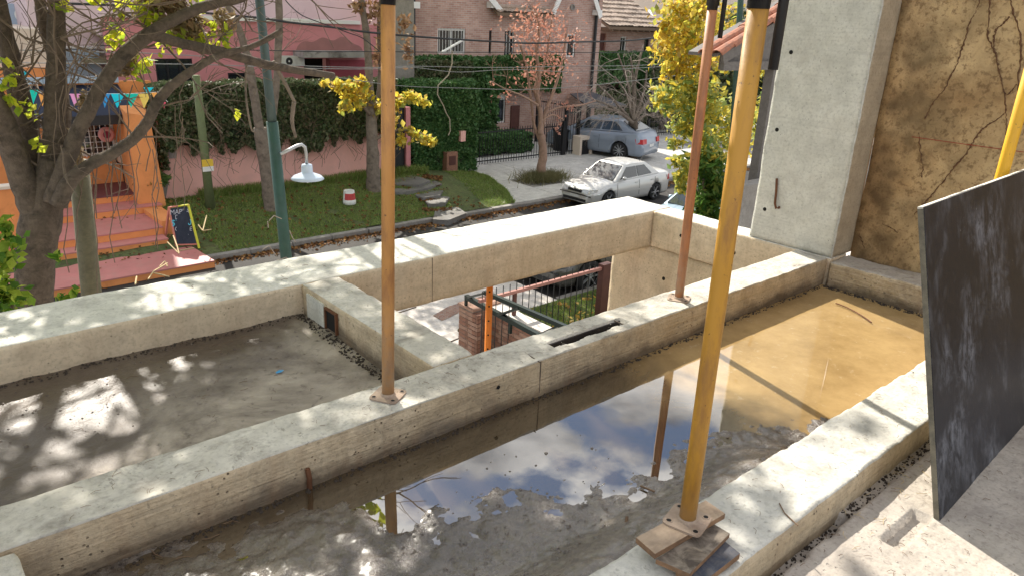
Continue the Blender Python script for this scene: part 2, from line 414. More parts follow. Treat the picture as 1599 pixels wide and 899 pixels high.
# socket opening in the side of the cross beam
cb = [o for o in bpy.data.objects if o.get('label', '').startswith('short cross beam with a dark')][0]
M['rust'] = plain('rusty_steel', (.16, .07, .035), .8, .3, .25, 20, .3)
M['blackpaint'] = plain('black_paint', (.018, .018, .02), .45, 0, .2, 12, .1)
MB().box(1.737, 1.743, 3.36, 3.47, -1.66, -1.55).build('socket_opening', M['plug'], cb)
fr = MB()
fr.box(1.728, 1.744, 3.35, 3.36, -1.665, -1.54); fr.box(1.728, 1.744, 3.47, 3.48, -1.665, -1.54); fr.box(1.728, 1.744, 3.36, 3.47, -1.55, -1.54)
fr.build('socket_frame', M['rust'], cb)
MB().box(1.733, 1.746, 3.50, 3.70, -1.672, -1.53).build('cast_patch', M['column'], cb)

# column
colm = rough_block('concrete_column', 4.965, 5.26, 2.2, 2.86, TOP + .003, 3.0, .03, [M['colside'], M['column']], chip=.004, seed=10, amp=.0025,
                   label='tall grey concrete column with tie holes and a bent rebar hook', cat='column')
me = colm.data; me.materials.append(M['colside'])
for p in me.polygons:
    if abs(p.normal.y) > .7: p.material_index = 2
for i, (px, py) in enumerate(((1235, 82), (1213, 203), (1194, 327))):
    q = at(px, py, X=4.964); tie_hole(colm, (4.966, q.y, q.z), .014, 'X')
hk = [at(1213, 279, X=4.955), at(1212, 300, X=4.95), at(1210, 318, X=4.945), at(1212, 326, X=4.94), at(1216, 325, X=4.95), at(1218, 322, X=4.99)]
MB().tube(hk, .0085, 8).build('rebar_hook', M['rust'], colm, smooth=True)
ey = MB()   # ragged mortar bead along the near arris
zz = np.linspace(-1.49, 2.9, 190)
ey.tube([(4.962 + .005 * vn([[z * 14, 0, 0]], 5)[0], 2.203, z) for z in zz], [.0045 + .004 * abs(vn([[z * 31, 3, 0]], 6)[0]) for z in zz], 6)
ey.build('mortar_bead', concrete('mortar_bead', (.55, .55, .50), (.62, .62, .58), pits=0), colm)
sidew = [o for o in bpy.data.objects if o.get('label', '').startswith('smooth beige')][0]
q = at(1036, 435, X=4.964); tie_hole(sidew, (4.966, q.y, q.z), .016, 'X')
crossr = [o for o in bpy.data.objects if o.get('label', '').startswith('short cross beam closing')][0]
for px, py in ((1146, 395), (1063, 368)):
    q = at(px, py, X=4.95); tie_hole(crossr, (4.951, q.y, q.z), .013, 'X')
mid = [o for o in bpy.data.objects if o.get('label', '').startswith('long middle')][0]
q = at(778, 604, Y=2.22); tie_hole(mid, (q.x, 2.2195, q.z), .009, 'Y')
MB().tube([(1.005, 2.215, -1.70), (1.003, 2.205, -1.64), (1.0, 2.21, -1.60)], .010, 7).build('rebar_stub', M['rust'], mid)
M['whitedust'] = concrete('white_mortar', (.6, .62, .64), (.7, .7, .72), pits=0, dirt=(.03, .02, .02), dirtamt=.9)
MB().box(2.345, 2.875, 2.332, 2.341, TOP - .06, TOP - .006).build('slot_wall_shade', plain('painted_wall_shade', (.018, .013, .011), .9, 0, .3, 30, .5), mid)  # dark plate paints the shade on the far wall of the slot
MB().box(2.345, 2.875, 2.284, 2.331, TOP - .06, TOP - .044).build('slot_floor_shade', plain('painted_floor_shade', (.022, .016, .013), .9, 0, .3, 30, .5), mid)  # dark strip paints the shade at the bottom of the slot
def seam(par, a, b, w=.004): MB().bar(a, b, w, w).build('formwork_seam', M['seamc'], par)
M['seamc'] = plain('dark_seam', (.13, .10, .075), .95, 0, .3, 20)  # dark tone of the formwork joints
farb = [o for o in bpy.data.objects if o.get('label', '').startswith('widest')][0]
x_ = at(675, 440, Y=3.779).x; seam(farb, (x_, 3.7795, -1.815), (x_, 3.7795, -1.508)); x_ = at(843, 590, Y=2.22).x; seam(mid, (x_, 2.2195, -1.67), (x_, 2.2195, -1.505))
for a_, b__ in ((( 515, 461), (562, 452)), ((622, 488), (650, 479)), ((686, 540), (716, 528))): seam(cb, at(*a_, Z=TOP - .0035), at(*b__, Z=TOP - .0035), .005)
seam(mid, at(982, 510, Z=TOP - .003), at(955, 498, Z=TOP - .003), .005); seam(mid, at(843, 565, Z=TOP - .003), at(812, 545, Z=TOP - .003), .004); seam(mid, at(290, 705, Z=TOP - .003), at(309, 742, Z=TOP - .003), .004)
sl = MB(); rs = random.Random(4)
for i in range(70):
    x = rs.uniform(2.36, 2.86); y = rs.uniform(2.292, 2.318); s = rs.uniform(.006, .012)
    sl.lathe((x, y, TOP - .044), [(s, 0), (s * .8, s * .5), (.0004, s * .8)], 6)
sl.build('mortar_crumbs', M['whitedust'], mid, kind='stuff')

# stained wall on the right
m, nt, b, o = newmat('stained_wall'); p = objvec(nt)
a = noise(nt, p, .9, 8, .7, .4); a2 = noise(nt, p, 5, 7, .7, .8); a3 = noise(nt, p, 28, 5, .7)
col = mixc(nt, ramp(nt, noise(nt, p, 2.2, 4, .5), [(.35, 0), (.65, 1)]), (.52, .35, .175), (.60, .44, .24))
col = mixc(nt, ramp(nt, a, [(.48, 0), (.70, .75)]), col, (.26, .135, .055))
col = mixc(nt, ramp(nt, a2, [(.52, 0), (.72, .7)]), col, (.22, .13, .06))
col = mixc(nt, ramp(nt, a3, [(.38, .7), (.50, 0)]), col, (.15, .09, .045))
sx = nt.nodes.new('ShaderNodeSeparateXYZ'); nt.links.new(p, sx.inputs[0])
near = nt.nodes.new('ShaderNodeMapRange'); nt.links.new(sx.outputs[1], near.inputs[0])
near.inputs[1].default_value = 1.2; near.inputs[2].default_value = 2.1
mold = madd(nt, near.outputs[0], ramp(nt, noise(nt, p, 3.5, 8, .75), [(.42, 0), (.58, 1)]), 'MULTIPLY')
col = mixc(nt, madd(nt, mold, .75, 'MULTIPLY'), col, (.06, .04, .022))
nt.links.new(col, b.inputs['Base Color']); b.inputs['Roughness'].default_value = .95; b.inputs['Specular IOR Level'].default_value = .15
bump(nt, b, madd(nt, a3, a2), .5, .012)
M['stain'] = m
wallr = rough_block('stained_wall', 5.225, 5.45, -2.2, 2.197, -1.8, 3.0, .06, [M['stain'], M['stain']], chip=.003, seed=12, amp=.004,
                    label='tall ochre wall stained with mould and old root traces at the right', cat='wall')
M['root'] = plain('dry_root', (.12, .06, .03), .95, 0, .3, 30, .3)
roots = [[(1532, -5), (1524, 18), (1514, 35), (1508, 60), (1499, 84), (1495, 100), (1484, 118), (1476, 140), (1466, 150), (1452, 168), (1444, 190)],
         [(1546, -5), (1544, 30), (1541, 58), (1549, 72), (1556, 88), (1559, 110), (1564, 128), (1569, 150), (1571, 176), (1556, 188), (1540, 197), (1529, 207), (1518, 225), (1507, 243), (1488, 264), (1470, 287), (1455, 305), (1440, 322), (1425, 338)],
         [(1577, -5), (1582, 22), (1590, 42), (1594, 64), (1594, 92), (1590, 118), (1588, 160)],
         [(1577, 26), (1566, 38), (1555, 46), (1552, 60), (1551, 76)],
         [(1569, 150), (1571, 180), (1572, 205), (1571, 232)],
         [(1434, 208), (1437, 235), (1441, 262), (1438, 280)],
         [(1341, 365), (1346, 378), (1349, 390)], [(1378, 350), (1392, 356), (1404, 365)], [(1588, 132), (1580, 142), (1571, 150)]]
for k, rt_ in enumerate(roots):
    rs = random.Random(k); pts = []; rad = []
    for i in range(len(rt_) - 1):
        for s in range(7):
            t = s / 7; x = rt_[i][0] * (1 - t) + rt_[i + 1][0] * t + rs.uniform(-1.3, 1.3); y = rt_[i][1] * (1 - t) + rt_[i + 1][1] * t
            pts.append(at(x, y, X=5.224)); rad.append(rs.choice((.002, .003, .0035, .006)) * (.7 if k > 3 else 1))
    MB().tube(pts, rad, 6).build('root_trace', M['root'], wallr)
MB().tube([at(1424, 214, X=5.219), at(1510, 226, X=5.219), at(1600, 238, X=5.219)], .0022, 5).build('chalk_line', plain('red_chalk', (.30, .05, .03), .9), wallr)

# ---- mud floor and puddle
m, nt, b, o = newmat('wet_mud'); p = objvec(nt)
a = noise(nt, p, 2.0, 6, .62, .3); a2 = noise(nt, p, 26, 7, .72, .3); a3 = noise(nt, p, 110, 4, .65)
col = mixc(nt, ramp(nt, a, [(.38, 0), (.62, 1)]), (.075, .055, .040), (.18, .145, .11))
col = mixc(nt, ramp(nt, a2, [(.36, .85), (.52, 0)]), col, (.055, .038, .028))
nt.links.new(col, b.inputs['Base Color']); nt.links.new(ramp(nt, a2, [(.40, .10), (.62, .45)]), b.inputs['Roughness'])
b.inputs['Specular IOR Level'].default_value = 1.0
bump(nt, b, madd(nt, madd(nt, a3, .5, 'MULTIPLY'), a2), 1., .010); b.inputs['Coat Weight'].default_value = .35; b.inputs['Coat Roughness'].default_value = .28; b.inputs['Coat IOR'].default_value = 1.7; M['mud'] = m
m, nt, b, o = newmat('drying_mud'); p = objvec(nt)
a = noise(nt, p, 1.5, 7, .66, .4); a2 = noise(nt, p, 16, 7, .72, .6); a3 = noise(nt, p, 80, 4, .65)
col = mixc(nt, ramp(nt, a, [(.40, 0), (.58, 1)]), (.11, .085, .065), (.40, .345, .28))
col = mixc(nt, ramp(nt, a2, [(.32, .7), (.44, 0)]), col, (.08, .06, .045))
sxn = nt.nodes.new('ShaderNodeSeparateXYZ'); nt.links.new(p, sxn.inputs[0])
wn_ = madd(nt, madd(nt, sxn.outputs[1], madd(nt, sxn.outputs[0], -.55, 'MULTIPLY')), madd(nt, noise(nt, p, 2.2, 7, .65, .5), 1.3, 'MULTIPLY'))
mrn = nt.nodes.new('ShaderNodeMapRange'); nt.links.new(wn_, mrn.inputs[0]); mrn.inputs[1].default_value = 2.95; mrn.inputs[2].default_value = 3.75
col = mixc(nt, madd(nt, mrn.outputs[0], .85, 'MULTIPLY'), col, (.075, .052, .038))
nt.links.new(col, b.inputs['Base Color']); nt.links.new(ramp(nt, mrn.outputs[0], [(0, .75), (1, .35)]), b.inputs['Roughness'])
bump(nt, b, madd(nt, madd(nt, a3, .5, 'MULTIPLY'), a2), .5, .008); M['drymud'] = m
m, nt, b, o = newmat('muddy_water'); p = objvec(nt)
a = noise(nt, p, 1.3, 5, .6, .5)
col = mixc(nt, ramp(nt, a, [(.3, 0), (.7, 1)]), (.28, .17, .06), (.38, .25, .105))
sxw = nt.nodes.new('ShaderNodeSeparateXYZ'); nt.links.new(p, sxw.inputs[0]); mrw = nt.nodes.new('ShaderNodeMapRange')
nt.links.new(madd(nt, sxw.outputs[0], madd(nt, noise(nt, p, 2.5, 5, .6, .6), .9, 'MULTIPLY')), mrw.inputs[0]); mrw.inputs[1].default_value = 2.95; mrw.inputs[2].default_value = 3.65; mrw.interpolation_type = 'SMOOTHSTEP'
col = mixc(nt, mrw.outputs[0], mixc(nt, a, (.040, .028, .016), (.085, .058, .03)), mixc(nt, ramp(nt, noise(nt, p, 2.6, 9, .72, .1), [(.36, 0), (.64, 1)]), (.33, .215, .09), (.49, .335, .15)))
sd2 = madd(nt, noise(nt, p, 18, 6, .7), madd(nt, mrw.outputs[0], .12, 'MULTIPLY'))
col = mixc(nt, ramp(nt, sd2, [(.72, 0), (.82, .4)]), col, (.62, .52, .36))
nt.links.new(col, b.inputs['Base Color']); b.inputs['Roughness'].default_value = .85; b.inputs['Specular IOR Level'].default_value = 0
gl = nt.nodes.new('ShaderNodeBsdfGlossy'); gl.inputs['Roughness'].default_value = .012
frn = nt.nodes.new('ShaderNodeFresnel'); frn.inputs['IOR'].default_value = 3.1
ms = nt.nodes.new('ShaderNodeMixShader'); nt.links.new(frn.outputs[0], ms.inputs[0]); nt.links.new(b.outputs[0], ms.inputs[1]); nt.links.new(gl.outputs[0], ms.inputs[2]); nt.links.new(ms.outputs[0], o.inputs[0])
bn = nt.nodes.new('ShaderNodeBump'); bn.inputs['Strength'].default_value = .03; bn.inputs['Distance'].default_value = .01
nt.links.new(noise(nt, p, 5, 2, .4), bn.inputs['Height']); nt.links.new(bn.outputs[0], gl.inputs['Normal']); M['water'] = m

def hgrid(name, x0, x1, y0, y1, cell, fn, mat, **kw):
    nx = round((x1 - x0) / cell); ny = round((y1 - y0) / cell)
    a, b_ = np.meshgrid(np.linspace(x0, x1, nx + 1), np.linspace(y0, y1, ny + 1), indexing='ij'); a = a.ravel(); b_ = b_.ravel()
    z = fn(a, b_); i = (np.arange(nx)[:, None] * (ny + 1) + np.arange(ny)[None]).ravel()
    f = np.stack([i, i + ny + 1, i + ny + 2, i + 1], 1)
    return npmesh(name, np.stack([a, b_, z], 1), f, mat, smooth=True, **kw)
WLX = [-.9, .3, .80, .97, 1.08, 1.14, 1.33, 1.51, 1.73, 1.98, 2.47, 2.84, 3.03, 3.2, 5.2]
WLY = [2.40, 2.3, 2.14, 2.08, 2.00, 1.82, 1.76, 1.66, 1.53, 1.45, 1.45, 1.39, 1.27, 1.05, .95]
def smooth(t): t = np.clip(t, 0, 1); return t * t * (3 - 2 * t)
def mud_h(x, y):
    q = np.stack([x, y, x * 0], 1)
    yb = np.interp(x, WLX, WLY) + .10 * fbm(q * 4.5, 51, 4)
    t = yb - y
    h = WATER + np.clip(t * .055, -.03, .016) + .14 * smooth((1.42 - y) / .30) * (1 - smooth((x - 2.3) / .6))
    lump = fbm(q * 16, 52, 4); rip = fbm(q * np.array([30, 55, 1]), 53, 3)
    am = np.where(t > -.05, 1, .35)
    return h + (.0065 * lump + .0034 * rip + .010 * np.clip(fbm(q * 11, 57, 3) - .45, 0, 1)) * am
hgrid('mud_floor', .09, 4.94, 1.10, 2.225, .0085, mud_h, M['mud'], kind='structure')
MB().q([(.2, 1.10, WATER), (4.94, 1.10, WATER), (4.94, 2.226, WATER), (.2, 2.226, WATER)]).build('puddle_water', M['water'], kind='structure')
def niche_h(x, y):
    q = np.stack([x, y, x * 0], 1)
    return -1.688 + .006 * fbm(q * 9, 61, 5) + .012 * fbm(q * 2.2, 62, 3) + .09 * smooth((2.75 - y) / .3) * (1 - smooth((x - .9) / .6))
hgrid('niche_floor', -1.4, 1.745, 2.455, 3.785, .012, niche_h, M['drymud'], kind='structure')
# the slab the photographer stands on
def slab_h(x, y):
    q = np.stack([x, y, x * 0], 1)
    h = -1.60 + .004 * fbm(q * 6, 71, 5)
    edge = .80 + .006 * fbm(np.stack([x * 9, x * 0, x * 0], 1), 72, 3)
    h = np.where(y > edge, h - np.where(x < 2.35 + .1 * vn(q * 3, 3), .055, .018) + .005 * fbm(q * 20, 75, 3), h)
    pk = (x > 2.32) & (x < 2.60) & (y > .615) & (y < .675)
    return np.where(pk, h - .032 + .004 * fbm(q * 30, 76, 3), h)
hgrid('floor_slab', .9, 5.23, -1.0, .85, .0105, slab_h, M['slab'], kind='structure')

# loose bits on mud and slab
M['blackdirt'] = plain('black_debris', (.045, .034, .026), .9, 0, .3, 30, .4)
def crumbs(name, n, xr, yr, hf, smin, smax, mat, seed, lift=0., **kw):
    rs = random.Random(seed); mb = MB()
    xs = np.array([rs.uniform(*xr) for _ in range(n)]); ys = np.array([rs.uniform(*yr) for _ in range(n)]); zs = hf(xs, ys)
    for x, y, z in zip(xs, ys, zs):
        s = smin + (smax - smin) * rs.random() ** 3; a = rs.uniform(0, 6.3); k = rs.uniform(.5, 1.2)
        ring = [(x + s * math.cos(a + t) * rs.uniform(.7, 1.2), y + s * k * math.sin(a + t) * rs.uniform(.7, 1.2)) for t in (0, 1.2, 2.5, 3.7, 5.)]
        n0 = len(mb.v); mb.v += [(u, v, z - s * .3 + lift) for u, v in ring] + [(x * .5 + u * .5, y * .5 + v * .5, z + s * rs.uniform(.35, .6) + lift) for u, v in ring]
        for i in range(5):
            j = (i + 1) % 5; mb.f.append((n0 + i, n0 + j, n0 + 5 + j, n0 + 5 + i)); mb.m.append(0)
        mb.f.append(tuple(n0 + 5 + i for i in range(5))); mb.m.append(0)
    return mb.build(name, mat, kind='stuff', smooth=True, **kw)
crumbs('mud_crumbs', 520, (1.05, 2.3), (1.3, 1.85), mud_h, .003, .014, M['mud'], 1)
crumbs('mud_crumbs', 26, (1.3, 2.1), (1.5, 1.95), lambda x, y: x * 0 + WATER, .004, .011, M['mud'], 2)
crumbs('mud_crumbs', 300, (-.2, 1.7), (3.0, 3.75), niche_h, .003, .012, M['drymud'], 3)
crumbs('mud_crumbs', 220, (.2, 4.9), (2.17, 2.215), mud_h, .002, .008, M['blackdirt'], 4, lift=.004)
crumbs('slab_crumbs', 420, (1.6, 3.4), (.2, .84), slab_h, .002, .007, M['slab'], 5)
flat = lambda x, y: x * 0 + TOP
crumbs('mortar_specks', 260, (.2, 4.9), (2.24, 2.44), flat, .0015, .005, M['top'], 6, lift=-.001)
crumbs('mortar_specks', 260, (1.3, 3.6), (.87, 1.09), flat, .0015, .005, M['near_top'], 7, lift=-.004)
crumbs('mortar_specks', 200, (0, 5.1), (3.83, 4.2), flat, .002, .007, M['top'], 8, lift=-.001)
def straws(name, n, xr, yr, hf, l, mat, seed, r=.0009):
    rs = random.Random(seed); mb = MB()
    for _ in range(n):
        x = rs.uniform(*xr); y = rs.uniform(*yr); z = float(hf(np.array([x]), np.array([y]))[0]) + .004
        a = rs.uniform(0, 6.3); L = l * rs.uniform(.3, 1); c = rs.uniform(-.5, .5)
        mb.tube([(x, y, z), (x + L * .5 * math.cos(a), y + L * .5 * math.sin(a), z + .003), (x + L * math.cos(a + c), y + L * math.sin(a + c), z)], r, 4)
    return mb.build(name, mat, kind='stuff')
M['twig'] = plain('dry_twig', (.16, .10, .06), .9, 0, .25, 30)
M['straw'] = plain('straw', (.5, .38, .2), .8, 0, .2, 30)
crumbs('edge_debris', 700, (-1.0, 1.73), (3.71, 3.775), niche_h, .002, .009, M['blackdirt'], 21, lift=.003)
crumbs('edge_debris', 700, (1.67, 1.74), (2.5, 3.76), niche_h, .002, .010, M['blackdirt'], 22, lift=.003)
crumbs('edge_debris', 500, (.2, 4.9), (2.185, 2.218), lambda x, y: x * 0 + WATER, .004, .011, M['blackdirt'], 23, lift=.002)
crumbs('edge_debris', 260, (4.88, 4.93), (1.5, 2.2), lambda x, y: x * 0 + WATER, .004, .012, M['blackdirt'], 24, lift=.002)
crumbs('edge_debris', 500, (1.2, 3.2), (.805, .843), slab_h, .003, .010, M['blackdirt'], 25, lift=.002)
straws('loose_straws', 90, (1.7, 3.3), (.45, .83), slab_h, .03, M['twig'], 1)
straws('loose_straws', 35, (2.2, 3.0), (.70, .84), slab_h, .05, M['straw'], 2)
straws('loose_straws', 60, (1.6, 3.8), (.87, 1.09), flat, .03, M['twig'], 3, .0007)
straws('loose_straws', 70, (.2, 4.8), (2.24, 2.44), flat, .035, M['twig'], 4, .0007)
straws('loose_straws', 60, (-.2, 1.7), (2.9, 3.76), niche_h, .05, M['twig'], 5, .001)
straws('loose_straws', 40, (.2, 4.9), (2.10, 2.21), mud_h, .06, M['twig'], 6, .0014)
straws('loose_straws', 25, (1.0, 5.0), (3.85, 4.2), flat, .05, M['twig'], 7, .0013)
for lab, pts, r_ in (('short dark stick lying half in the puddle', [at(1022, 812 - 45, Z=-1.68), at(1000, 758, Z=-1.682)], .004),
                     ('broken brown splinter stuck upright in the mud near the board stack', [at(975, 836, Z=-1.64), at(979, 806, Z=-1.60)], .006),
                     ('thin bent wire lying on the near beam', [at(1030 + 216, 820, Z=-1.496), at(1225, 800, Z=-1.494), at(1217, 785, Z=-1.496)], .0022)):
    MB().tube(pts, r_, 6).build('stick', M['twig'], label=lab, cat='stick')
# invented curved wire laid along the thin curved shadow to draw it
arc = [at(1305 + 8 * i, 471 + 4.5 * i + .25 * (i - 4) ** 2 - 2, Z=-1.68) for i in range(8)]
MB().tube(arc, .004, 6).build('wire', M['rust'], label='thin curved wire added for a shadow line in the sunlit end of the puddle', cat='wire')
# wet leaf-like paper scrap and blue plastic scrap
bl = MB(); c = at(437, 580, Z=-1.672); bl.q([c + Vector(d) for d in ((-.02, -.006, 0), (.004, -.014, .004), (.024, .002, .002), (.003, .012, .006), (-.018, .008, .001))])
bl.build('plastic_scrap', plain('blue_plastic', (.05, .28, .55), .35), label='small torn blue plastic scrap on the mud of the left bay', cat='plastic scrap')

# ---- steel props
def paint(name, c, rust, amt, low):
    m, nt, b, o = newmat(name); p = objvec(nt)
    a = noise(nt, p, 16, 6, .7, 0, (1, 1, .25)); a2 = noise(nt, p, 60, 4, .6)
    col = mixc(nt, noise(nt, p, 3, 4), tuple(x * .8 for x in c), tuple(min(1, x * 1.15) for x in c))
    col = mixc(nt, ramp(nt, a, [(.47, 0), (.66, amt)]), col, rust); col = mixc(nt, ramp(nt, a2, [(.27, .8), (.34, 0)]), col, (.05, .025, .015))
    sx = nt.nodes.new('ShaderNodeSeparateXYZ'); nt.links.new(p, sx.inputs[0]); mr = nt.nodes.new('ShaderNodeMapRange'); nt.links.new(sx.outputs[2], mr.inputs[0])
    mr.inputs[1].default_value = low; mr.inputs[2].default_value = -1.5
    col = mixc(nt, madd(nt, mr.outputs[0], ramp(nt, noise(nt, p, 25, 4), [(.3, .9), (.7, .2)]), 'MULTIPLY'), col, (.33, .25, .18))
    nt.links.new(col, b.inputs['Base Color']); b.inputs['Roughness'].default_value = .55; bump(nt, b, a2, .12, .004); return m
M['pp1'] = paint('worn_orange_paint', (.55, .26, .07), (.26, .11, .045), .7, -1.0)
M['pp2'] = paint('rusty_orange_paint', (.46, .18, .07), (.24, .10, .05), .85, -1.0)
M['pp3'] = paint('ochre_yellow_paint', (.50, .25, .028), (.24, .11, .035), .7, -1.3)
M['pp4'] = paint('bright_yellow_paint', (.85, .46, .02), (.4, .2, .05), .3, -1.45)
M['plate'] = plain('cement_covered_plate', (.38, .29, .22), .85, .1, .15, 18, .4, dirt=.6, dirtc=(.18, .09, .05))
def prop(label, base, top, mat, rot, zbase, coll=.03, handle=True, r=.0255):
    t = thing('steel_prop', label, 'steel prop', (base[0], base[1], zbase), 'adjustable steel props on the beams')
    b = Vector((base[0], base[1], zbase + .006)); tp = Vector(top); d = (tp - b) / (tp.z - b.z)
    P = lambda z: b + d * (z - b.z)
    MB().tube([P(zbase + .006), P(zbase + .3), P(-.6), P(coll)], r, 24).build('tube', mat, t, smooth=True)
    pl = MB(); n = 32; s = .062; ring = []
    for k in range(n):
        a = 2 * math.pi * k / n; cx = math.cos(a); sx = math.sin(a); e = .28
        ring.append((s * math.copysign(abs(cx) ** e, cx), s * math.copysign(abs(sx) ** e, sx)))
    c, sn = math.cos(rot), math.sin(rot)
    rot2 = lambda u, v: (u * c - v * sn, u * sn + v * c)
    ring = [rot2(*q) for q in ring]
    pl.hexa([(base[0] + u, base[1] + v, zbase) for u, v in ring], [(base[0] + u, base[1] + v, zbase + .006) for u, v in ring])
    for q in ((.043, .043), (-.043, .043), (.043, -.043), (-.043, -.043)):
        u, v = rot2(*q); pl.lathe((base[0] + u, base[1] + v, zbase + .0062), [(.012, 0), (.011, .002), (.0085, .0022), (.008, 0)], 10)
    pp = pl.build('base_plate', M['plate'], t)
    for q in ((.043, .043), (-.043, .043), (.043, -.043), (-.043, -.043)):
        u, v = rot2(*q); MB().lathe((base[0] + u, base[1] + v, zbase + .0075), [(.008, 0), (.0003, .0001)], 10).build('bolt_hole', M['plug'], pp)
    w = MB(); w.lathe((base[0], base[1], zbase + .006), [(r + .006, 0), (r + .004, .006), (r + .0005, .010)], 20); w.build('weld', M['plate'], t, smooth=True)
    MB().tube([P(coll), P(coll + .02), P(coll + .02), P(coll + .28)], [r + .001, r + .002, r + .007, r + .007], 20).build('collar', M['blackpaint'], t, smooth=True)
    MB().tube([P(coll + .28), P(1.25)], r - .006, 16).build('inner_tube', mat, t, smooth=True)
    if handle:
        hx = P(0); MB().tube([(hx.x + .058 * RGT.x, hx.y + .058 * RGT.y, .5), (hx.x + .057 * RGT.x, hx.y + .057 * RGT.y, handle)], .0125, 10).build('handle', M['blackpaint'], t, smooth=True)
        MB().bar((hx.x, hx.y, .32), (hx.x + .07 * RGT.x, hx.y + .07 * RGT.y, .32), .02).build('handle_joint', M['blackpaint'], t)
    return t
b1 = at(606, 617, Z=TOP); t1 = at(606, 8, Y=b1.y)
prop('dull orange steel prop on the middle beam, leftmost of the three in front', b1, t1, M['pp1'], .55, TOP, coll=t1.z, handle=False)
b2 = at(1060, 466, Z=TOP); t2 = at(1112, 16, Y=b2.y)
prop('rusty orange steel prop on the middle beam right of the light well, second from left', b2, t2, M['pp2'], .5, TOP, coll=t2.z, handle=at(1127, 60, Y=b2.y).z)
zb = -1.434; b3 = at(1073, 812, Z=zb); t3 = at(1184, 14, Y=b3.y)
prop('ochre yellow steel prop standing on the stack of boards', b3, t3, M['pp3'], .25, zb, coll=t3.z, handle=at(1207, 107, Y=b3.y).z)
b4 = at(1578, 225, Y=1.0)
prop('bright yellow steel prop behind the black sheet at the right edge', (b4.x, b4.y), (b4.x, b4.y, .2), M['pp4'], .1, TOP, coll=.25, handle=False)

# ---- boards under the prop
def board(label, pts, z, th, mats, name='wooden_board'):
    ps = [at(px, py, Z=z) for px, py in pts]
    area = sum(ps[i].x * ps[(i + 1) % 4].y - ps[(i + 1) % 4].x * ps[i].y for i in range(4))
    if area < 0: ps = ps[::-1]
    mb = MB(); mb.hexa([(p.x, p.y, z - th) for p in ps], [(p.x, p.y, z) for p in ps]); mb.m = [1, 0, 1, 1, 1, 1]
    o = mb.build(name, mats, label=label, cat='board')
    bv = o.modifiers.new('bevel', 'BEVEL'); bv.width = .0015; bv.segments = 2; return o
def woodmat(name, c1, c2, dirt, amt):
    m, nt, b, o = newmat(name); p = objvec(nt)
    g = noise(nt, p, 1, 5, .65, .4, (8, 90, 60)); col = mixc(nt, g, c1, c2)
    col = mixc(nt, ramp(nt, noise(nt, p, 14, 7, .7, .5), [(.42, 0), (.62, amt)]), col, dirt)
    nt.links.new(col, b.inputs['Base Color']); b.inputs['Roughness'].default_value = .75; bump(nt, b, g, .3, .004); return m
M['wood'] = woodmat('pale_wood', (.34, .24, .16), (.50, .38, .27), (.16, .11, .075), .5)
M['woodedge'] = woodmat('board_edge', (.20, .11, .055), (.33, .19, .10), (.07, .04, .025), .6)
M['filmwood'] = woodmat('film_faced_board', (.05, .038, .03), (.11, .085, .065), (.42, .35, .27), .55)
M['filmblue'] = woodmat('blue_black_board', (.03, .035, .05), (.07, .08, .11), (.22, .19, .16), .4)
board('bluish black board lowest in the stack under the yellow prop', [(1056, 888), (1112, 828), (1156, 863), (1085, 918)], -1.474, .022, [M['filmblue'], M['woodedge']])
board('dirty black film faced board in the middle of the stack under the prop', [(1024, 872), (1113, 816), (1140, 832), (1077, 895)], -1.456, .017, [M['filmwood'], M['woodedge']])
board('pale wooden board on top of the stack under the prop plate', [(993, 838), (1102, 780), (1133, 801), (1023, 864)], -1.4345, .020, [M['wood'], M['woodedge']])

# ---- black shuttering sheet leaning at the right
m, nt, b, o = newmat('black_phenolic_film'); p = objvec(nt)
a = noise(nt, p, 1, 7, .7, 1.0, (6, 6, 2.2)); a2 = noise(nt, p, 1, 6, .75, .8, (30, 30, 7)); a3 = noise(nt, p, 2.0, 3, .5)
col = mixc(nt, ramp(nt, a3, [(.4, 0), (.6, 1)]), (.008, .010, .016), (.016, .018, .026))
sm = madd(nt, ramp(nt, noise(nt, p, 2.6, 5, .6, .3), [(.46, 0), (.62, 1)]), ramp(nt, noise(nt, p, 1, 8, .8, .5, (22, 22, 10)), [(.44, 0), (.62, .8)]), 'MULTIPLY')
col = mixc(nt, sm, col, (.19, .20, .23))
wv_ = noise(nt, p, 1, 6, .8, .3, (55, 55, 3)); col = mixc(nt, ramp(nt, wv_, [(.60, 0), (.70, .22)]), col, (.25, .25, .26))
col = mixc(nt, ramp(nt, noise(nt, p, 45, 5, .7), [(.66, 0), (.74, .5)]), col, (.3, .3, .3))
nt.links.new(col, b.inputs['Base Color']); b.inputs['Roughness'].default_value = .38; b.inputs['Specular IOR Level'].default_value = .28; bump(nt, b, a2, .08, .004); M['film'] = m
m, nt, b, o = newmat('plywood_edge'); p = objvec(nt)
pl = N(nt, 'ShaderNodeTexWave', Scale=120.); pl.bands_direction = 'Y'; pl.inputs['Distortion'].default_value = .6; nt.links.new(p, pl.inputs['Vector'])
col = mixc(nt, pl.outputs['Fac'], (.10, .095, .07), (.30, .26, .19)); col = mixc(nt, ramp(nt, noise(nt, p, 12, 6, .7), [(.4, 0), (.6, .6)]), col, (.05, .05, .045))
nt.links.new(col, b.inputs['Base Color']); b.inputs['Roughness'].default_value = .9; M['plyedge'] = m
M['plytop'] = plain('pale_sheet_edge', (.62, .58, .50), .85, 0, .1, 12)
sb = at(1468, 812, Z=-1.60); u = Vector((1, .03, 0)).normalized()
tp = at(1443, 324, X=sb.x); wv = (tp - sb); nrm = u.cross(wv).normalized()      # normal of the visible face
if nrm.y > 0: nrm = -nrm
L = 1.75; th = .021
c00 = sb; c10 = sb + u * L; c01 = tp; c11 = tp + u * L; bk = -nrm * th
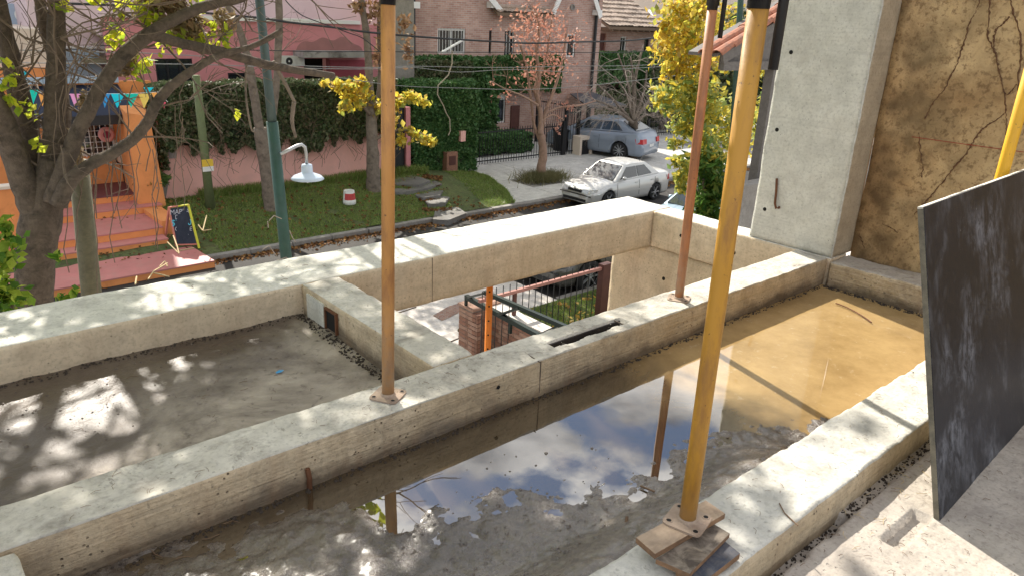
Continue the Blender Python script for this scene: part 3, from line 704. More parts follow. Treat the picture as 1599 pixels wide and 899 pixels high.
sheet = thing('shuttering_sheet', 'large black film faced plywood sheet leaning at the right edge', 'plywood sheet', sb)
def pan(a, b_, c_, d_, n=1): return MB().q([a, b_, c_, d_])
fc = MB(); fc.hexa([c00, c10, c11, c01][::-1], [p_ + bk * .12 for p_ in (c00, c10, c11, c01)][::-1]); fc.build('film_face', M['film'], sheet)
cr_ = MB(); cr_.hexa([p_ + bk * .12 for p_ in (c00, c10, c11 - wv * .004, c01 - wv * .004)][::-1], [p_ + bk for p_ in (c00, c10, c11 - wv * .004, c01 - wv * .004)][::-1]); cr_.build('plywood_core', M['plyedge'], sheet)
te = MB(); e0 = Vector((0, 0, .002))
for k, (s0, s1) in enumerate(((0, .245), (.250, .62), (.625, 1.0), (1.005, L))):
    a0 = c01 + u * s0 - wv * .004 + bk * .13; a1 = c01 + u * s1 - wv * .004 + bk * .13
    te.hexa([a0, a1, a1 + bk * .85, a0 + bk * .85], [a0 + wv * (.006 + .002 * (k % 2)), a1 + wv * (.006 + .002 * (k % 2)), a1 + bk * .85 + wv * .006, a0 + bk * .85 + wv * .006])
te.build('edge_strip', M['plytop'], sheet)

# perforated orange prop seen down through the light well
q0 = at(764, 470, Y=4.0)
m_or = plain('orange_red_paint', (.80, .24, .03), .5, 0, .1, 8)
t = thing('perforated_prop', 'bright orange perforated prop standing down in the light well', 'steel prop', (q0.x, q0.y, -5.2))
MB().tube([(q0.x, q0.y, -5.2), (q0.x, q0.y, -1.83)], .0255, 16).build('tube', m_or, t, smooth=True)
hd = Vector((-q0.x, -q0.y, 0)).normalized()
for k in range(24):
    z = -1.95 - k * .118; mb = MB(); c = Vector((q0.x, q0.y, z)) + hd * .0255
    uu = Vector((-hd.y, hd.x, 0)); n0 = [c + uu * .0075 * math.cos(a) + Vector((0, 0, .0075 * math.sin(a))) + hd * .0012 for a in np.linspace(0, 6.283, 9)[:-1]]
    mb.q(n0).build('pin_hole', M['plug'], t)
# ================================================================== ground, street, verge
M['earth'] = plain('bare_earth', (.11, .08, .055), .95, 0, .25, 3, .4)
MB().box(-900, 900, -900, 900, -6.5, -5.36).build('ground', M['earth'], kind='structure')
road = MB().box(-70, 110, 9.45, 15.45, -5.5, -5.2).build('road', M['asphalt'], kind='structure')
MB().box(-70, 110, 4.3, 9.28, -5.5, -5.1).build('front_pavement', M['pave_sun'], kind='structure')
MB().box(-70, 110, -6, 4.28, -5.5, -5.104).build('ground_floor_slab', M['pave'], kind='structure')
def kerb(name, y0, y1, z, xs, lab):
    st = bpy.data.objects.new(name, None); COL.objects.link(st); st.location = (xs[0], y0, -5.2); st['kind'] = 'structure'
    proto = None; rs = random.Random(3); x = xs[0]
    while x < xs[1]:
        if proto is None:
            mb = MB(); mb.box(0, .985, 0, y1 - y0, 0, z + 5.2); proto = mb.build('kerb_stone', M['kerb'], st, local=True)
            bv = proto.modifiers.new('bevel', 'BEVEL'); bv.width = .02; bv.segments = 2; o = proto
        else: o = proto.copy(); COL.objects.link(o)
        o.location = (x - xs[0] + rs.uniform(-.008, .008), rs.uniform(-.012, .012), rs.uniform(-.012, .0)); o.rotation_euler = (rs.uniform(-.02, .02), 0, rs.uniform(-.008, .008)); x += 1
kerb('far_kerb', 15.45, 15.62, -5.08, (-3, 27), '')
kerb('near_kerb', 9.28, 9.45, -5.08, (9.6, 20), '')
MB().box(2.5, 9.55, 9.2, 12.0, -5.4, -5.112).build('entrance_apron', M['pave_sun'], kind='structure')
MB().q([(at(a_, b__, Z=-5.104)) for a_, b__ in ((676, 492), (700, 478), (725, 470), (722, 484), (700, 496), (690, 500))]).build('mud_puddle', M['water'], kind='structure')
# leaf litter in the far gutter
M['litter'] = leafmat('dead_leaves', [(.10, .045, .02), (.20, .09, .035), (.28, .15, .05), (.07, .035, .02)], .1, .9)
rs = np.random.default_rng(5); n = 4200
c = np.stack([rs.uniform(-3, 26, n), 15.43 - np.abs(rs.normal(0, .16, n)), np.full(n, -5.19) + rs.random(n) * .02], 1)
v, f = leaf_arr(c, .055, .9, 1.4, 3); npmesh('fallen_leaves', v, f, M['litter'], kind='stuff')
n = 900; c = np.stack([rs.uniform(3, 13, n), rs.uniform(15.7, 19, n), np.zeros(n)], 1)
def verge_h(x, y):
    x = np.asarray(x, float); y = np.asarray(y, float); q = np.stack([x, y, x * 0], 1)
    return -5.09 + .40 * smooth((y - 15.7) / 3.2) * (1 - smooth((x - 12.5) / 3.)) + .10 * smooth((y - 15.6) / 4) * smooth((x - 12.5) / 3.) + .035 * fbm(q * 1.3, 81, 3)
c[:, 2] = verge_h(c[:, 0], c[:, 1]) + .03; v, f = leaf_arr(c, .06, .9, 1.4, 4); npmesh('fallen_leaves', v, f, M['litter'], kind='stuff')
# verge turf with a driveway edge that curves
def edge_x(y): return 13.9 + (y - 15.6) * .42 + .25 * math.sin((y - 15.6) * .9)
m, nt, b, o = newmat('turf'); p = objvec(nt)
a = noise(nt, p, 1.2, 6, .65); a2 = noise(nt, p, 11, 5, .7)
col = mixc(nt, ramp(nt, a, [(.38, 0), (.62, 1)]), (.07, .105, .03), (.12, .14, .045)); col = mixc(nt, ramp(nt, a2, [(.38, .7), (.52, 0)]), col, (.06, .045, .025))
nt.links.new(col, b.inputs['Base Color']); b.inputs['Roughness'].default_value = 1; bump(nt, b, a2, 1., .05); M['turf'] = m
nx, ny = 150, 50; V = []; 
for i in range(nx + 1):
    for j in range(ny + 1):
        y = 15.62 + (19.6 - 15.62) * j / ny if True else 0
        x1 = edge_x(y); x = -4 + (x1 + 4) * i / nx; V.append((x, y, 0))
V = np.array(V); V[:, 2] = verge_h(V[:, 0], V[:, 1])
i = (np.arange(nx)[:, None] * (ny + 1) + np.arange(ny)[None]).ravel(); f = np.stack([i, i + ny + 1, i + ny + 2, i + 1], 1)
npmesh('grass_verge', V, f, M['turf'], smooth=True, kind='structure')
M['grass'] = leafmat('grass_blades', [(.13, .22, .045), (.22, .32, .07), (.28, .33, .10), (.17, .25, .055), (.32, .29, .12)], .3, .8)
def blades(name, X, Y, Z, h, mat, seed, w=.008, lean=.5):
    r = np.random.default_rng(seed); n = len(X); a = r.uniform(0, 6.283, n); hh = h * r.uniform(.4, 1.1, n)
    base = np.stack([X, Y, Z - .01], 1); d = np.stack([np.cos(a), np.sin(a), a * 0], 1); t = r.normal(0, lean, (n, 3)) * hh[:, None]; t[:, 2] = hh
    v = np.stack([base - d * w, base + d * w, base + t], 1).reshape(-1, 3); f = np.arange(3 * n).reshape(n, 3)
    return npmesh(name, v, f, mat, kind='stuff')
r_ = np.random.default_rng(8); n = 60000; X = r_.uniform(4.7, 15.6, n); Y = 15.63 + r_.random(n) * 3.9
keep = (X > 5.45) | (Y > 17.0); X, Y = X[keep], Y[keep]
stepmask = (X > 11.9 + (Y - 15.6) * .32) & (X < 12.95 + (Y - 15.6) * .32)
ok = (X < np.array([edge_x(y) for y in Y])) & ~stepmask & (fbm(np.stack([X, Y, X * 0], 1) * 1.7, 91, 3) > -.85); X, Y = X[ok], Y[ok]
blades('grass_blades', X, Y, verge_h(X, Y), .075, M['grass'], 9, .011)
n = 9000; X = r_.uniform(6.2, 13.2, n); Y = 18.9 + r_.random(n) * .4
blades('grass_tufts', X, Y, verge_h(X, Y), .26, M['grass'], 10, .016, .35)
n = 5000; Y = r_.uniform(15.64, 19.5, n); X = np.array([edge_x(y) for y in Y]) - np.abs(r_.normal(0, .12, n)); blades('grass_edge', X, Y, verge_h(X, Y), .10, M['grass'], 12, .012)
# driveway paving, slab by slab
dr = bpy.data.objects.new('driveway', None); COL.objects.link(dr); dr.location = (13, 15.6, -5.1); dr['kind'] = 'structure'
MB().box(12.5, 45, 15.62, 30, -5.4, -5.135).build('paving_bed', M['kerb'], dr)
def pav_z(y): return -5.085 + (y - 15.6) * .012
k = 0
for iy in range(4):
    for ix in range(10):
        x0 = 12.9 + ix * 1.45 + .0 * iy; y0 = 15.64 + iy * 1.22; x1 = x0 + 1.435; y1 = y0 + 1.205
        if x1 < edge_x(y0) - .4: continue
        if ix == 2 and iy == 1: continue       # planting hole of the red leaved tree
        x0c = max(x0, edge_x(y0) - .35)
        if x1 - x0c < .2: continue
        z = pav_z(y0); dz = rr(-.004, .004)
        mb = MB(); mb.hexa([(x0c, y0, z - .07), (x1, y0, z - .07), (x1, y1, z - .07), (x0c, y1, z - .07)], [(x0c, y0, z + dz), (x1, y0, z + dz), (x1, y1, z + .014 + dz), (x0c, y1, z + .014 + dz)])
        mb.build('paving_slab', M['pave'], dr)
MB().box(14.5, 44, 20.52, 29.5, -5.13, -5.03).build('paving_strip', M['pave'], dr)
# stone steps up the verge
stone = concrete('slate_step', (.15, .14, .13), (.23, .22, .205), dirtamt=.5, pits=0, fine=.6)
stp = thing('stone_steps', 'uneven grey stone steps climbing the grass verge to the pink gate', 'steps', tuple(at(700, 330, Z=-5.05)))
for pts, z in (([(676, 343), (700, 344), (728, 333), (716, 324), (692, 324), (679, 329)], -5.05),
               ([(664, 315), (668, 319), (695, 317), (702, 308), (690, 306), (672, 310)], -4.95),
               ([(648, 305), (660, 309), (687, 305), (692, 298), (676, 297), (655, 299)], -4.87),
               ([(617, 300), (640, 299), (664, 295), (690, 287), (680, 283), (617, 285)], -4.78),
               ([(616, 288), (655, 289), (672, 282), (640, 272), (616, 274)], -4.70)):
    P_ = [at(a_, b_, Z=z) for a_, b_ in pts]; mb = MB(); mb.hexa([(q.x, q.y, z - .16) for q in P_], [(q.x, q.y, z) for q in P_]); o = mb.build('step_slab', stone, stp)
n = 700; c = []
for pts in ((660, 320, 700, 323), (655, 310, 690, 313), (660, 285, 690, 290), (690, 318, 706, 322)):
    for k in range(170): q = at(rr(pts[0], pts[2]), rr(pts[1], pts[3]), Z=-4.93); c.append((q.x, q.y, verge_h([q.x], [q.y])[0] + .04))
v, f = leaf_arr(np.array(c), .06, .8, 1.3, 6); npmesh('fallen_leaves', v, f, M['litter'], kind='stuff')

# our own front yard seen down the light well
M['lawn'] = leafmat('sunlit_lawn', [(.09, .17, .03), (.16, .26, .05), (.22, .28, .06), (.28, .24, .07)], .35, .8)
MB().box(7.05, 12.5, 5.2, 9.24, -5.12, -5.06).build('lawn_soil', M['turf'], kind='structure')
n = 30000; X = r_.uniform(7.1, 12.4, n); Y = r_.uniform(6.0, 9.2, n); blades('lawn_grass', X, Y, X * 0 - 5.06, .07, M['lawn'], 13, .010)
n = 260; c = np.stack([r_.uniform(7.2, 12, n), r_.uniform(6.5, 9.1, n), np.full(n, -5.0)], 1); v, f = leaf_arr(c, .07, .8, 1.3, 7)
npmesh('fallen_leaves', v, f, leafmat('yellow_leaves', [(.45, .27, .05), (.35, .2, .05), (.5, .36, .08)]), kind='stuff')

# low brick wall with pillar, brick by brick
M['brickA'] = plain('red_brick', (.30, .15, .10), .9, 0, .22, 9, .5, dirt=.6, dirtc=(.10, .06, .045), dscale=9)
M['brickB'] = plain('pale_brick', (.38, .23, .165), .9, 0, .22, 9, .5, dirt=.5, dirtc=(.13, .07, .05), dscale=9)
M['mortar'] = plain('mortar', (.25, .21, .17), .95, 0, .15, 20, .3)
wa = at(743, 468, Z=-4.30); wx = 6.93
lw = thing('brick_wall', 'low red brick garden wall with a square end pillar in the front yard', 'brick wall', (wx, 7.5, -5.1))
MB().box(wx + .012, wx + .198, 4.6, 8.52, -5.1, -4.325).build('mortar_core', M['mortar'], lw)
MB().box(wx - .338, wx - .002, 8.262, 8.598, -5.1, -4.305).build('mortar_core', M['mortar'], lw)
bproto = []
for k in range(4):
    mb = MB(); j = lambda: rr(-.003, .003); mb.hexa([(j(), j(), 0), (.228 + j(), j(), 0), (.228 + j(), .10, 0), (j(), .10, 0)], [(j(), j(), .06), (.228 + j(), j(), .06 + j()), (.228 + j(), .10, .06), (j(), .10, .06 + j())]); bproto.append(mb)
bobj = []
def put_brick(parent, x, y, z, rz, k):
    if len(bobj) <= k:
        o = bproto[k].build('brick', M['brickA'] if k % 2 else M['brickB'], parent, local=True); bobj.append(o)
    else:
        o = bobj[k].copy(); COL.objects.link(o); o.parent = parent
    o.location = Vector((x, y, z)) - abs_org(parent) + Vector((0, 0, 0)); o.rotation_euler = (0, 0, rz)
rs = random.Random(12); nb = 0
for row in range(11):
    z = -5.1 + row * .0708
    for ci in range(11):
        y = 8.26 - ci * .24 - (row % 2) * .12
        put_brick(lw, wx + rs.uniform(0, .006), y, z, -math.pi / 2, len(bobj) if len(bobj) < 4 else rs.randrange(4)); nb += 1
    for ci in range(2):   # pillar: south and west faces
        put_brick(lw, wx - .345 + ci * .118 - (row % 2) * 0 + (0 if ci == 0 else .0), 8.255 + rs.uniform(0, .005), z, 0, rs.randrange(4)) if ci == 0 else put_brick(lw, wx - .11, 8.255, z, 0, rs.randrange(4))
        put_brick(lw, wx - .345, 8.60 - ci * .238 + (row % 2) * .0, z, -math.pi / 2, rs.randrange(4))
cp = MB(); cp.box(wx - .02, wx + .22, 4.6, 8.25, -4.322, -4.285); cp.build('coping', M['pave_sun'], lw)
cp = MB(); cp.box(wx - .36, wx + .22, 8.24, 8.62, -4.302, -4.262); cp.build('pillar_cap', M['brickB'], lw)
# dark green railing lying on the wall
M['dkgreen'] = plain('dark_green_paint', (.012, .022, .018), .35, .3, .2, 10)
M['brownpaint'] = plain('brown_red_paint', (.10, .038, .030), .5, .2, .2, 10, .1)
M['pinkrail'] = plain('faded_red_paint', (.34, .16, .13), .55, .1, .2, 10, .1)
gp = [at(727, 462, Y=8.3), at(762, 457, Y=8.1)]
ra = at(728, 463, Z=-4.12); rb = at(850, 528, Z=-4.12); ua = at(757, 456, Z=-3.80); ub = at(885, 511, Z=-3.80)
rl = thing('railing', 'dark green steel railing standing on the low brick wall', 'railing', (ra.x, ra.y, -5.1))
MB().bar(ra, rb, .07, .07).build('bottom_rail', M['dkgreen'], rl); MB().bar(ua, ub, .06, .06).build('top_rail', M['dkgreen'], rl)
for t_ in (.02, .46, .93):
    MB().bar(ra.lerp(rb, t_), ua.lerp(ub, t_), .09 if t_ == .46 else .05, .03).build('stile', M['dkgreen'], rl)
MB().bar(ra - Vector((0, 0, .2)), ra, .04).build('foot', M['dkgreen'], rl)
MB().bar(ra.lerp(rb, .6) - Vector((0, 0, .2)), ra.lerp(rb, .6), .04).build('foot', M['dkgreen'], rl)
fy = at(785, 460, Z=-3.9).y
fn_ = thing('bar_fence', 'rusty brown bar fence in front of the lawn, seen down the light well', 'fence', (7, fy, -5.1))
fa = at(748, 471, Y=fy); fb = at(940, 417, Y=fy)
MB().bar((fa.x, fy, -3.9), (fb.x, fy, -3.9), .05, .05).build('top_rail', M['pinkrail'], fn_)
MB().bar((fa.x, fy, -5.0), (fb.x, fy, -5.0), .04, .04).build('bottom_rail', M['brownpaint'], fn_)
MB().bar((at(804, 455, Y=fy).x, fy, -5.1), (at(804, 455, Y=fy).x, fy, -3.92), .05, .05).build('middle_post', M['brownpaint'], fn_)
bp = MB().tube([(0, 0, -5.05), (0, 0, -3.76)], .0075, 6).build('bar', M['blackpaint'], fn_, local=True)
nbar = 19; x0 = fa.x + .06; stepx = (fb.x - fa.x - .1) / nbar
for k in range(nbar):
    o = bp if k == 0 else bp.copy()
    if k: COL.objects.link(o)
    o.location = Vector((x0 + k * stepx, fy, 0)) - abs_org(fn_)
pz = at(941, 417, Y=fy); MB().box(fb.x - .02, fb.x + .20, fy - .06, fy + .06, -5.1, -3.83).build('post', M['brownpaint'], fn_)

# ================================================================== far side: walls and houses
def facade(mb, x0, x1, z0, z1, y, th, holes, mi=0):
    xs = sorted({x0, x1} | {h[0] for h in holes} | {h[1] for h in holes}); zs = sorted({z0, z1} | {h[2] for h in holes} | {h[3] for h in holes})
    for i in range(len(xs) - 1):
        run = None
        for j in range(len(zs) - 1):
            cx = (xs[i] + xs[i + 1]) / 2; cz = (zs[j] + zs[j + 1]) / 2
            hole = any(h[0] < cx < h[1] and h[2] < cz < h[3] for h in holes)
            if not hole and run is None: run = zs[j]
            if run is not None and (hole or j == len(zs) - 2):
                mb.box(xs[i], xs[i + 1], y, y + th, run, zs[j] if hole else zs[j + 1], mi); run = None
    return mb
M['pane'] = glass('window_pane', (.02, .025, .03), .06)
M['white'] = plain('white_paint', (.72, .71, .68), .5, 0, .05, 8, .05)
M['iron'] = plain('black_iron', (.015, .015, .017), .5, .2, .2, 10)
def window(parent, x0, x1, z0, z1, y, fm, nbars=0, barm=None, mull=1, fw=.06, curtain=None):
    mb = MB(); mb.box(x0, x0 + fw, y + .05, y + .13, z0, z1); mb.box(x1 - fw, x1, y + .05, y + .13, z0, z1); mb.box(x0 + fw, x1 - fw, y + .05, y + .13, z0, z0 + fw); mb.box(x0 + fw, x1 - fw, y + .05, y + .13, z1 - fw, z1)
    for k in range(mull):
        xm = x0 + (x1 - x0) * (k + 1) / (mull + 1); mb.box(xm - .025, xm + .025, y + .055, y + .125, z0 + fw, z1 - fw)
    w = mb.build('window', fm, parent)
    o = MB().box(x0 + fw, x1 - fw, y + .09, y + .10, z0 + fw, z1 - fw).build('pane', M['pane'], w)
    if curtain: MB().box(x0 + fw + (x1 - x0) * curtain[0], x0 + (x1 - x0) * curtain[1], y + .16, y + .17, z0 + fw, z1 - fw).build('curtain', curtain[2], w)
    for k in range(nbars):
        xb = x0 + (x1 - x0) * (k + .5) / nbars; MB().tube([(xb, y - .02, z0 - .02), (xb, y - .02, z1 + .02)], .010, 5).build('bar', barm, w)
    MB().box(x0, x1, y + .3, y + .32, z0, z1).build('dark_room', M['plug'], w)
    return w
def rect(px0, py0, px1, py1, Y):
    a = at(px0, py1, Y=Y); b = at(px1, py0, Y=Y); return (min(a.x, b.x), max(a.x, b.x), min(a.z, b.z), max(a.z, b.z))
M['pinkwall'] = plain('pink_render', (.80, .44, .385), .9, 0, .07, 1.5, .1, dirt=.35, dirtc=(.55, .34, .29), dscale=1.2)
M['rose'] = plain('rose_render', (.58, .235, .25), .9, 0, .06, 1, .1, dirt=.3, dirtc=(.33, .12, .13), dscale=.8)
M['mauve'] = plain('mauve_render', (.62, .49, .50), .9, 0, .04, 1, .1, dirt=.2, dirtc=(.42, .32, .33), dscale=.6)
M['orange'] = plain('orange_render', (.74, .29, .10), .85, 0, .08, 2, .1, dirt=.3, dirtc=(.42, .14, .05), dscale=3)
M['redtile'] = plain('red_cement_tile', (.50, .19, .175), .55, 0, .12, 3, .1, dirt=.4, dirtc=(.42, .25, .2), dscale=5)

# pink garden wall with ivy
WY = 19.2
pw = thing('garden_wall', 'pink rendered garden wall under the ivy along the grass verge', 'wall', (9, WY, -4.8))
wx0 = at(258, 300, Y=WY).x; wx1 = at(618, 270, Y=WY).x; wx2 = at(640, 268, Y=WY).x
MB().box(wx0, wx1 - .35, WY, WY + .2, -5.3, -2.4).build('wall', M['pinkwall'], pw)
dz1 = at(628, 168, Y=WY).z
mb = MB(); mb.box(wx2 - .16, wx2, WY - .05, WY + .2, -4.72, dz1); mb.box(wx1 - .347, wx1 - .2, WY - .05, WY + .2, -4.72, dz1); mb.box(wx1 - .35, wx2, WY - .06, WY + .22, -4.9, -4.715); mb.build('gate_surround', M['rose'], pw)
mt = MB(); mt.box(wx1 - .2, wx2 - .16, WY + .04, WY + .08, -4.712, dz1); mt.build('metal_gate', M['blackpaint'], pw)
q = at(269, 240, Y=WY - .01); MB().box(q.x - .09, q.x + .09, WY - .025, WY - .002, q.z - .12, q.z + .12).build('meter_cover', plain('grey_cover', (.33, .28, .26), .6), pw)

M['ivy'] = leafmat('ivy_leaves', [(.045, .08, .03), (.08, .12, .045), (.12, .145, .065), (.17, .165, .095), (.06, .095, .04), (.19, .15, .09)], .15, .5)
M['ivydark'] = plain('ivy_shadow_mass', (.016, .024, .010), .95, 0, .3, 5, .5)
M['hedge'] = leafmat('hedge_leaves', [(.04, .11, .03), (.06, .15, .045), (.09, .17, .055), (.11, .19, .065)], .15, .5)
M['stem'] = plain('dry_stems', (.16, .11, .075), .95, 0, .2, 20)
def ivy_mass(name, label, cat, x0, x1, y0, y1, zb, zt, n, size, mat, seed, ragged=.35, core=True, group=None, parent=None, nm='foliage'):
    t = parent or thing(name, label, cat, ((x0 + x1) / 2, y0, zb), group)
    r = np.random.default_rng(seed)
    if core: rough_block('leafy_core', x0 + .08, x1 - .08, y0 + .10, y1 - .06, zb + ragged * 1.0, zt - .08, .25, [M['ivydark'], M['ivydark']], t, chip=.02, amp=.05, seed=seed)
    A = (x1 - x0) * (zt - zb); B = (x1 - x0) * (y1 - y0); nf = int(n * A / (A + B)); nt_ = n - nf
    cx = r.uniform(x0, x1, nf); cz = zb + (zt - zb) * r.random(nf)
    rag = zb + ragged * (.5 + .9 * vn(np.stack([cx * 1.7, cx * 0, cx * 0], 1), seed) * .5 + .5 * vn(np.stack([cx * 6, cx * 0, cx * 0], 1), seed + 1))
    ok = cz > rag; cx = cx[ok]; cz = cz[ok]
    dep = .16 * fbm(np.stack([cx * 2.2, cz * 2.2, cx * 0], 1), seed + 2, 3)
    c1 = np.stack([cx, y0 + .02 - dep * .8 + r.normal(0, .03, len(cx)), cz], 1)
    tx = r.uniform(x0, x1, nt_); ty = r.uniform(y0 - .05, y1, nt_)
    c2 = np.stack([tx, ty, zt + .06 * fbm(np.stack([tx * 2, ty * 2, tx * 0], 1), seed + 3, 3) + r.normal(0, .03, nt_)], 1)
    ne = nt_ // 3; c3 = np.stack([np.where(r.random(ne) < .5, x0, x1) + r.normal(0, .04, ne), r.uniform(y0, y1, ne), zb + (zt - zb) * r.random(ne)], 1)
    v, f = leaf_arr(np.concatenate([c1, c2, c3]), size, 0, 1.2, seed)
    npmesh(nm, v, f, mat, t, kind='stuff'); return t
iz = at(440, 133, Y=18.95).z; ib = at(440, 250, Y=18.95).z
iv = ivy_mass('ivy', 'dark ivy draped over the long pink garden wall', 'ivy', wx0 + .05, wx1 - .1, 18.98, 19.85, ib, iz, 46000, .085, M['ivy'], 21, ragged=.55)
sm = MB(); rs = random.Random(9)
for k in range(150):
    x = rs.uniform(wx0 + .2, wx1 - .2); z = rs.uniform(ib + .05, ib + 1.6); L = rs.uniform(.2, .8)
    sm.tube([(x, 18.90, z), (x + rs.uniform(-.2, .2), 18.86, z - L * .5), (x + rs.uniform(-.3, .3), 18.9, z - L)], .005, 4)
sm.build('dry_stems', M['stem'], iv, kind='stuff')
# clipped ivy block right of the gate
a = at(640, 262, Y=19.9); b_ = at(735, 262, Y=19.9); zt = at(690, 131, Y=19.9).z
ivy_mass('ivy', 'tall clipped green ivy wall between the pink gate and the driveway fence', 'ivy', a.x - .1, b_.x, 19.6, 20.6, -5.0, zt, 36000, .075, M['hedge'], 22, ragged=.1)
mbx = at(702, 237, Y=19.58); mb = MB(); mb.box(mbx.x - .22, mbx.x + .22, 19.42, 19.7, -5.05, mbx.z); mbo = mb.build('brick_meter_box', M['brickA'], label='small brown brick meter box set in the ivy wall', cat='meter box')
MB().box(mbx.x - .13, mbx.x + .13, 19.405, 19.419, mbx.z - .42, mbx.z - .12).build('box_door', M['brownpaint'], mbo)
q = at(722, 213, Y=19.5); mb = MB(); mb.box(q.x - .10, q.x + .10, 19.45, 19.56, q.z - .17, q.z + .17); mo = mb.build('intercom_box', M['pinkwall'], label='small pale box fixed high on the green ivy wall', cat='intercom box')
q2 = [at(a_, b__, Y=19.35) for a_, b__ in ((706, 80), (706, 100), (700, 118), (684, 134), (683, 148), (692, 165), (697, 178), (702, 186), (703, 205), (700, 212))]
MB().tube(q2, .022, 6).build('bare_branch', plain('pale_branch', (.40, .34, .26), .9, 0, .1), label='pale bare branch hanging in front of the green ivy wall', cat='branch')

# pink house behind the ivy
PY = 24.0
X = lambda px, Y=PY, py=80: at(px, py, Y=Y).x
Zp = lambda py, px=500, Y=PY: at(px, py, Y=Y).z
ph = thing('pink_house', 'rose pink house with a flat parapet rising behind the ivy hedge', 'house', (10, PY, -5.1))
op = rect(476, 92, 514, 136, PY); op2 = rect(516, 94, 571, 136, PY)
wd = rect(357, 114, 396, 131, PY); wl_ = rect(246, 92, 300, 131, PY)
par = at(465, 36, Y=PY).z
mb = MB(); facade(mb, X(168), X(640), -5.1, par, PY, .25, [op, wd, wl_]); mb.build('wall', M['rose'], ph)
MB().box(X(320), X(562), PY - .08, PY + .3, par + .003, par + .12).build('parapet_cap', M['white'], ph)
MB().box(X(165), X(316), PY - .08, PY + .3, par + .003, par + .10).build('parapet_cap', M['mauve'], ph)
MB().box(X(165), X(640) + .8, 26.6, 26.9, -5.1, 4.0).build('upper_wall', M['mauve'], ph)
MB().box(X(165), X(640) + .8, PY + .32, 26.6, par - .5, par - .1).build('flat_roof', M['mauve'], ph)
cz = at(500, 84, Y=PY - .5).z
MB().box(X(468, PY - .5), X(574, PY - .5), PY - .75, PY - .002, cz - .12, cz + .07).build('door_canopy', plain('weathered_cement', (.36, .34, .32), .9, 0, .15, 3, .2, dirt=.8, dscale=2), ph)
MB().box(op2[0], op2[1], PY - .02, PY - .003, op2[2], op2[3]).build('red_panel', plain('dark_rose', (.33, .07, .09), .8), ph)
MB().box(op[0], op[1], PY + .5, PY + .52, op[2], op[3]).build('dark_room', M['plug'], ph)
q = rect(436, 88, 474, 104, PY - .3); acb = MB(); acb.box(q[0], q[1], PY - .35, PY - .02, q[2], q[3]); ac = acb.build('air_conditioner', plain('offwhite_metal', (.55, .54, .50), .5), ph)
MB().lathe(((q[0] + q[1]) / 2 - .1, PY - .353, (q[2] + q[3]) / 2), [(.12, 0), (.001, .004)], 16, axis='Y').build('fan_grille', M['iron'], ac)
window(ph, *wd, PY, M['iron'], 0, None, 1); window(ph, *wl_, PY, M['iron'], 0, None, 2)
m, nt, b, o = newmat('soot_stain'); p = objvec(nt)
st = MB(); sx0, sx1, sz0, sz1 = rect(462, 55, 566, 80, PY); nn_ = 40
for i in range(nn_):
    x0 = sx0 + (sx1 - sx0) * i / nn_; x1 = sx0 + (sx1 - sx0) * (i + 1) / nn_; hf_ = lambda i: abs(math.sin(i / nn_ * math.pi)) ** .5 * (.78 + .12 * math.sin(i * .5) + .08 * math.sin(i * .23 + 1)); h0 = hf_(i); h1 = hf_(i + 1)
    st.q([(x0, PY - .004, sz0), (x1, PY - .004, sz0), (x1, PY - .004, sz0 + (sz1 - sz0) * h1), (x0, PY - .004, sz0 + (sz1 - sz0) * h0)])
col = mixc(nt, noise(nt, p, 2, 6, .7), (.20, .11, .095), (.46, .20, .20)); nt.links.new(col, b.inputs['Base Color']); b.inputs['Roughness'].default_value = 1
st.build('soot_stain', m, ph)

# buildings on the far left
def block_house(name, label, px0, px1, pyt, pyb, Y, mat, d=5, roof=None, cat='house'):
    r = rect(px0, pyt, px1, pyb, Y); t = thing(name, label, cat, ((r[0] + r[1]) / 2, Y, -5.1)); MB().box(r[0], r[1], Y, Y + d, -5.1 if pyb > 200 else r[2], r[3]).build('wall', mat, t); return t, r
M['cream'] = plain('cream_render', (.66, .56, .46), .9, 0, .06, 2); M['paleblue'] = plain('pale_blue_render', (.36, .45, .55), .9, 0, .06, 2)
t, r = block_house('mauve_house', 'pale mauve house wall behind the tree trunks at the upper left', 84, 172, -290, 250, 25.5, M['mauve'])  # unseen top raised to cast shade on the shop steps
MB().box(r[0], r[1] + .3, 25.3, 25.497, at(120, 76, Y=25.4).z, at(120, 73, Y=25.4).z).build('string_course', M['white'], t)
q = rect(100, 78, 152, 128, 25.4); MB().box(q[0], q[1], 25.25, 25.45, q[2], q[3]).build('pale_blue_wall', M['paleblue'], t)
q = rect(127, 91, 165, 99, 25.2); MB().box(q[0], q[1], 25.0, 25.24, q[2], q[3]).build('ledge', plain('olive_ledge', (.25, .25, .17), .9), t)
t, r = block_house('cream_house', 'cream house block with an orange band at the far upper left', -60, 82, 46, 250, 24.2, M['cream'])
q = rect(-60, 106, 82, 150, 24.1); MB().box(q[0], q[1], 24.05, 24.197, q[2], q[3]).build('orange_band', M['orange'], t)
t, r = block_house('pale_blue_house', 'pale blue house gable with a round vent at the top left corner', -30, 62, 8, 60, 27.5, M['paleblue'])
q = at(36, 24, Y=27.48); MB().lathe((q.x, 27.49, q.z), [(.22, 0), (.20, -.03), (.17, -.03), (.15, 0), (.001, 0)], 20, axis='Y').build('round_vent', M['white'], t)
block_house('salmon_house', 'salmon roofed house far behind at the top left corner', -60, 90, -330, 30, 31, plain('salmon', (.5, .25, .18), .9))

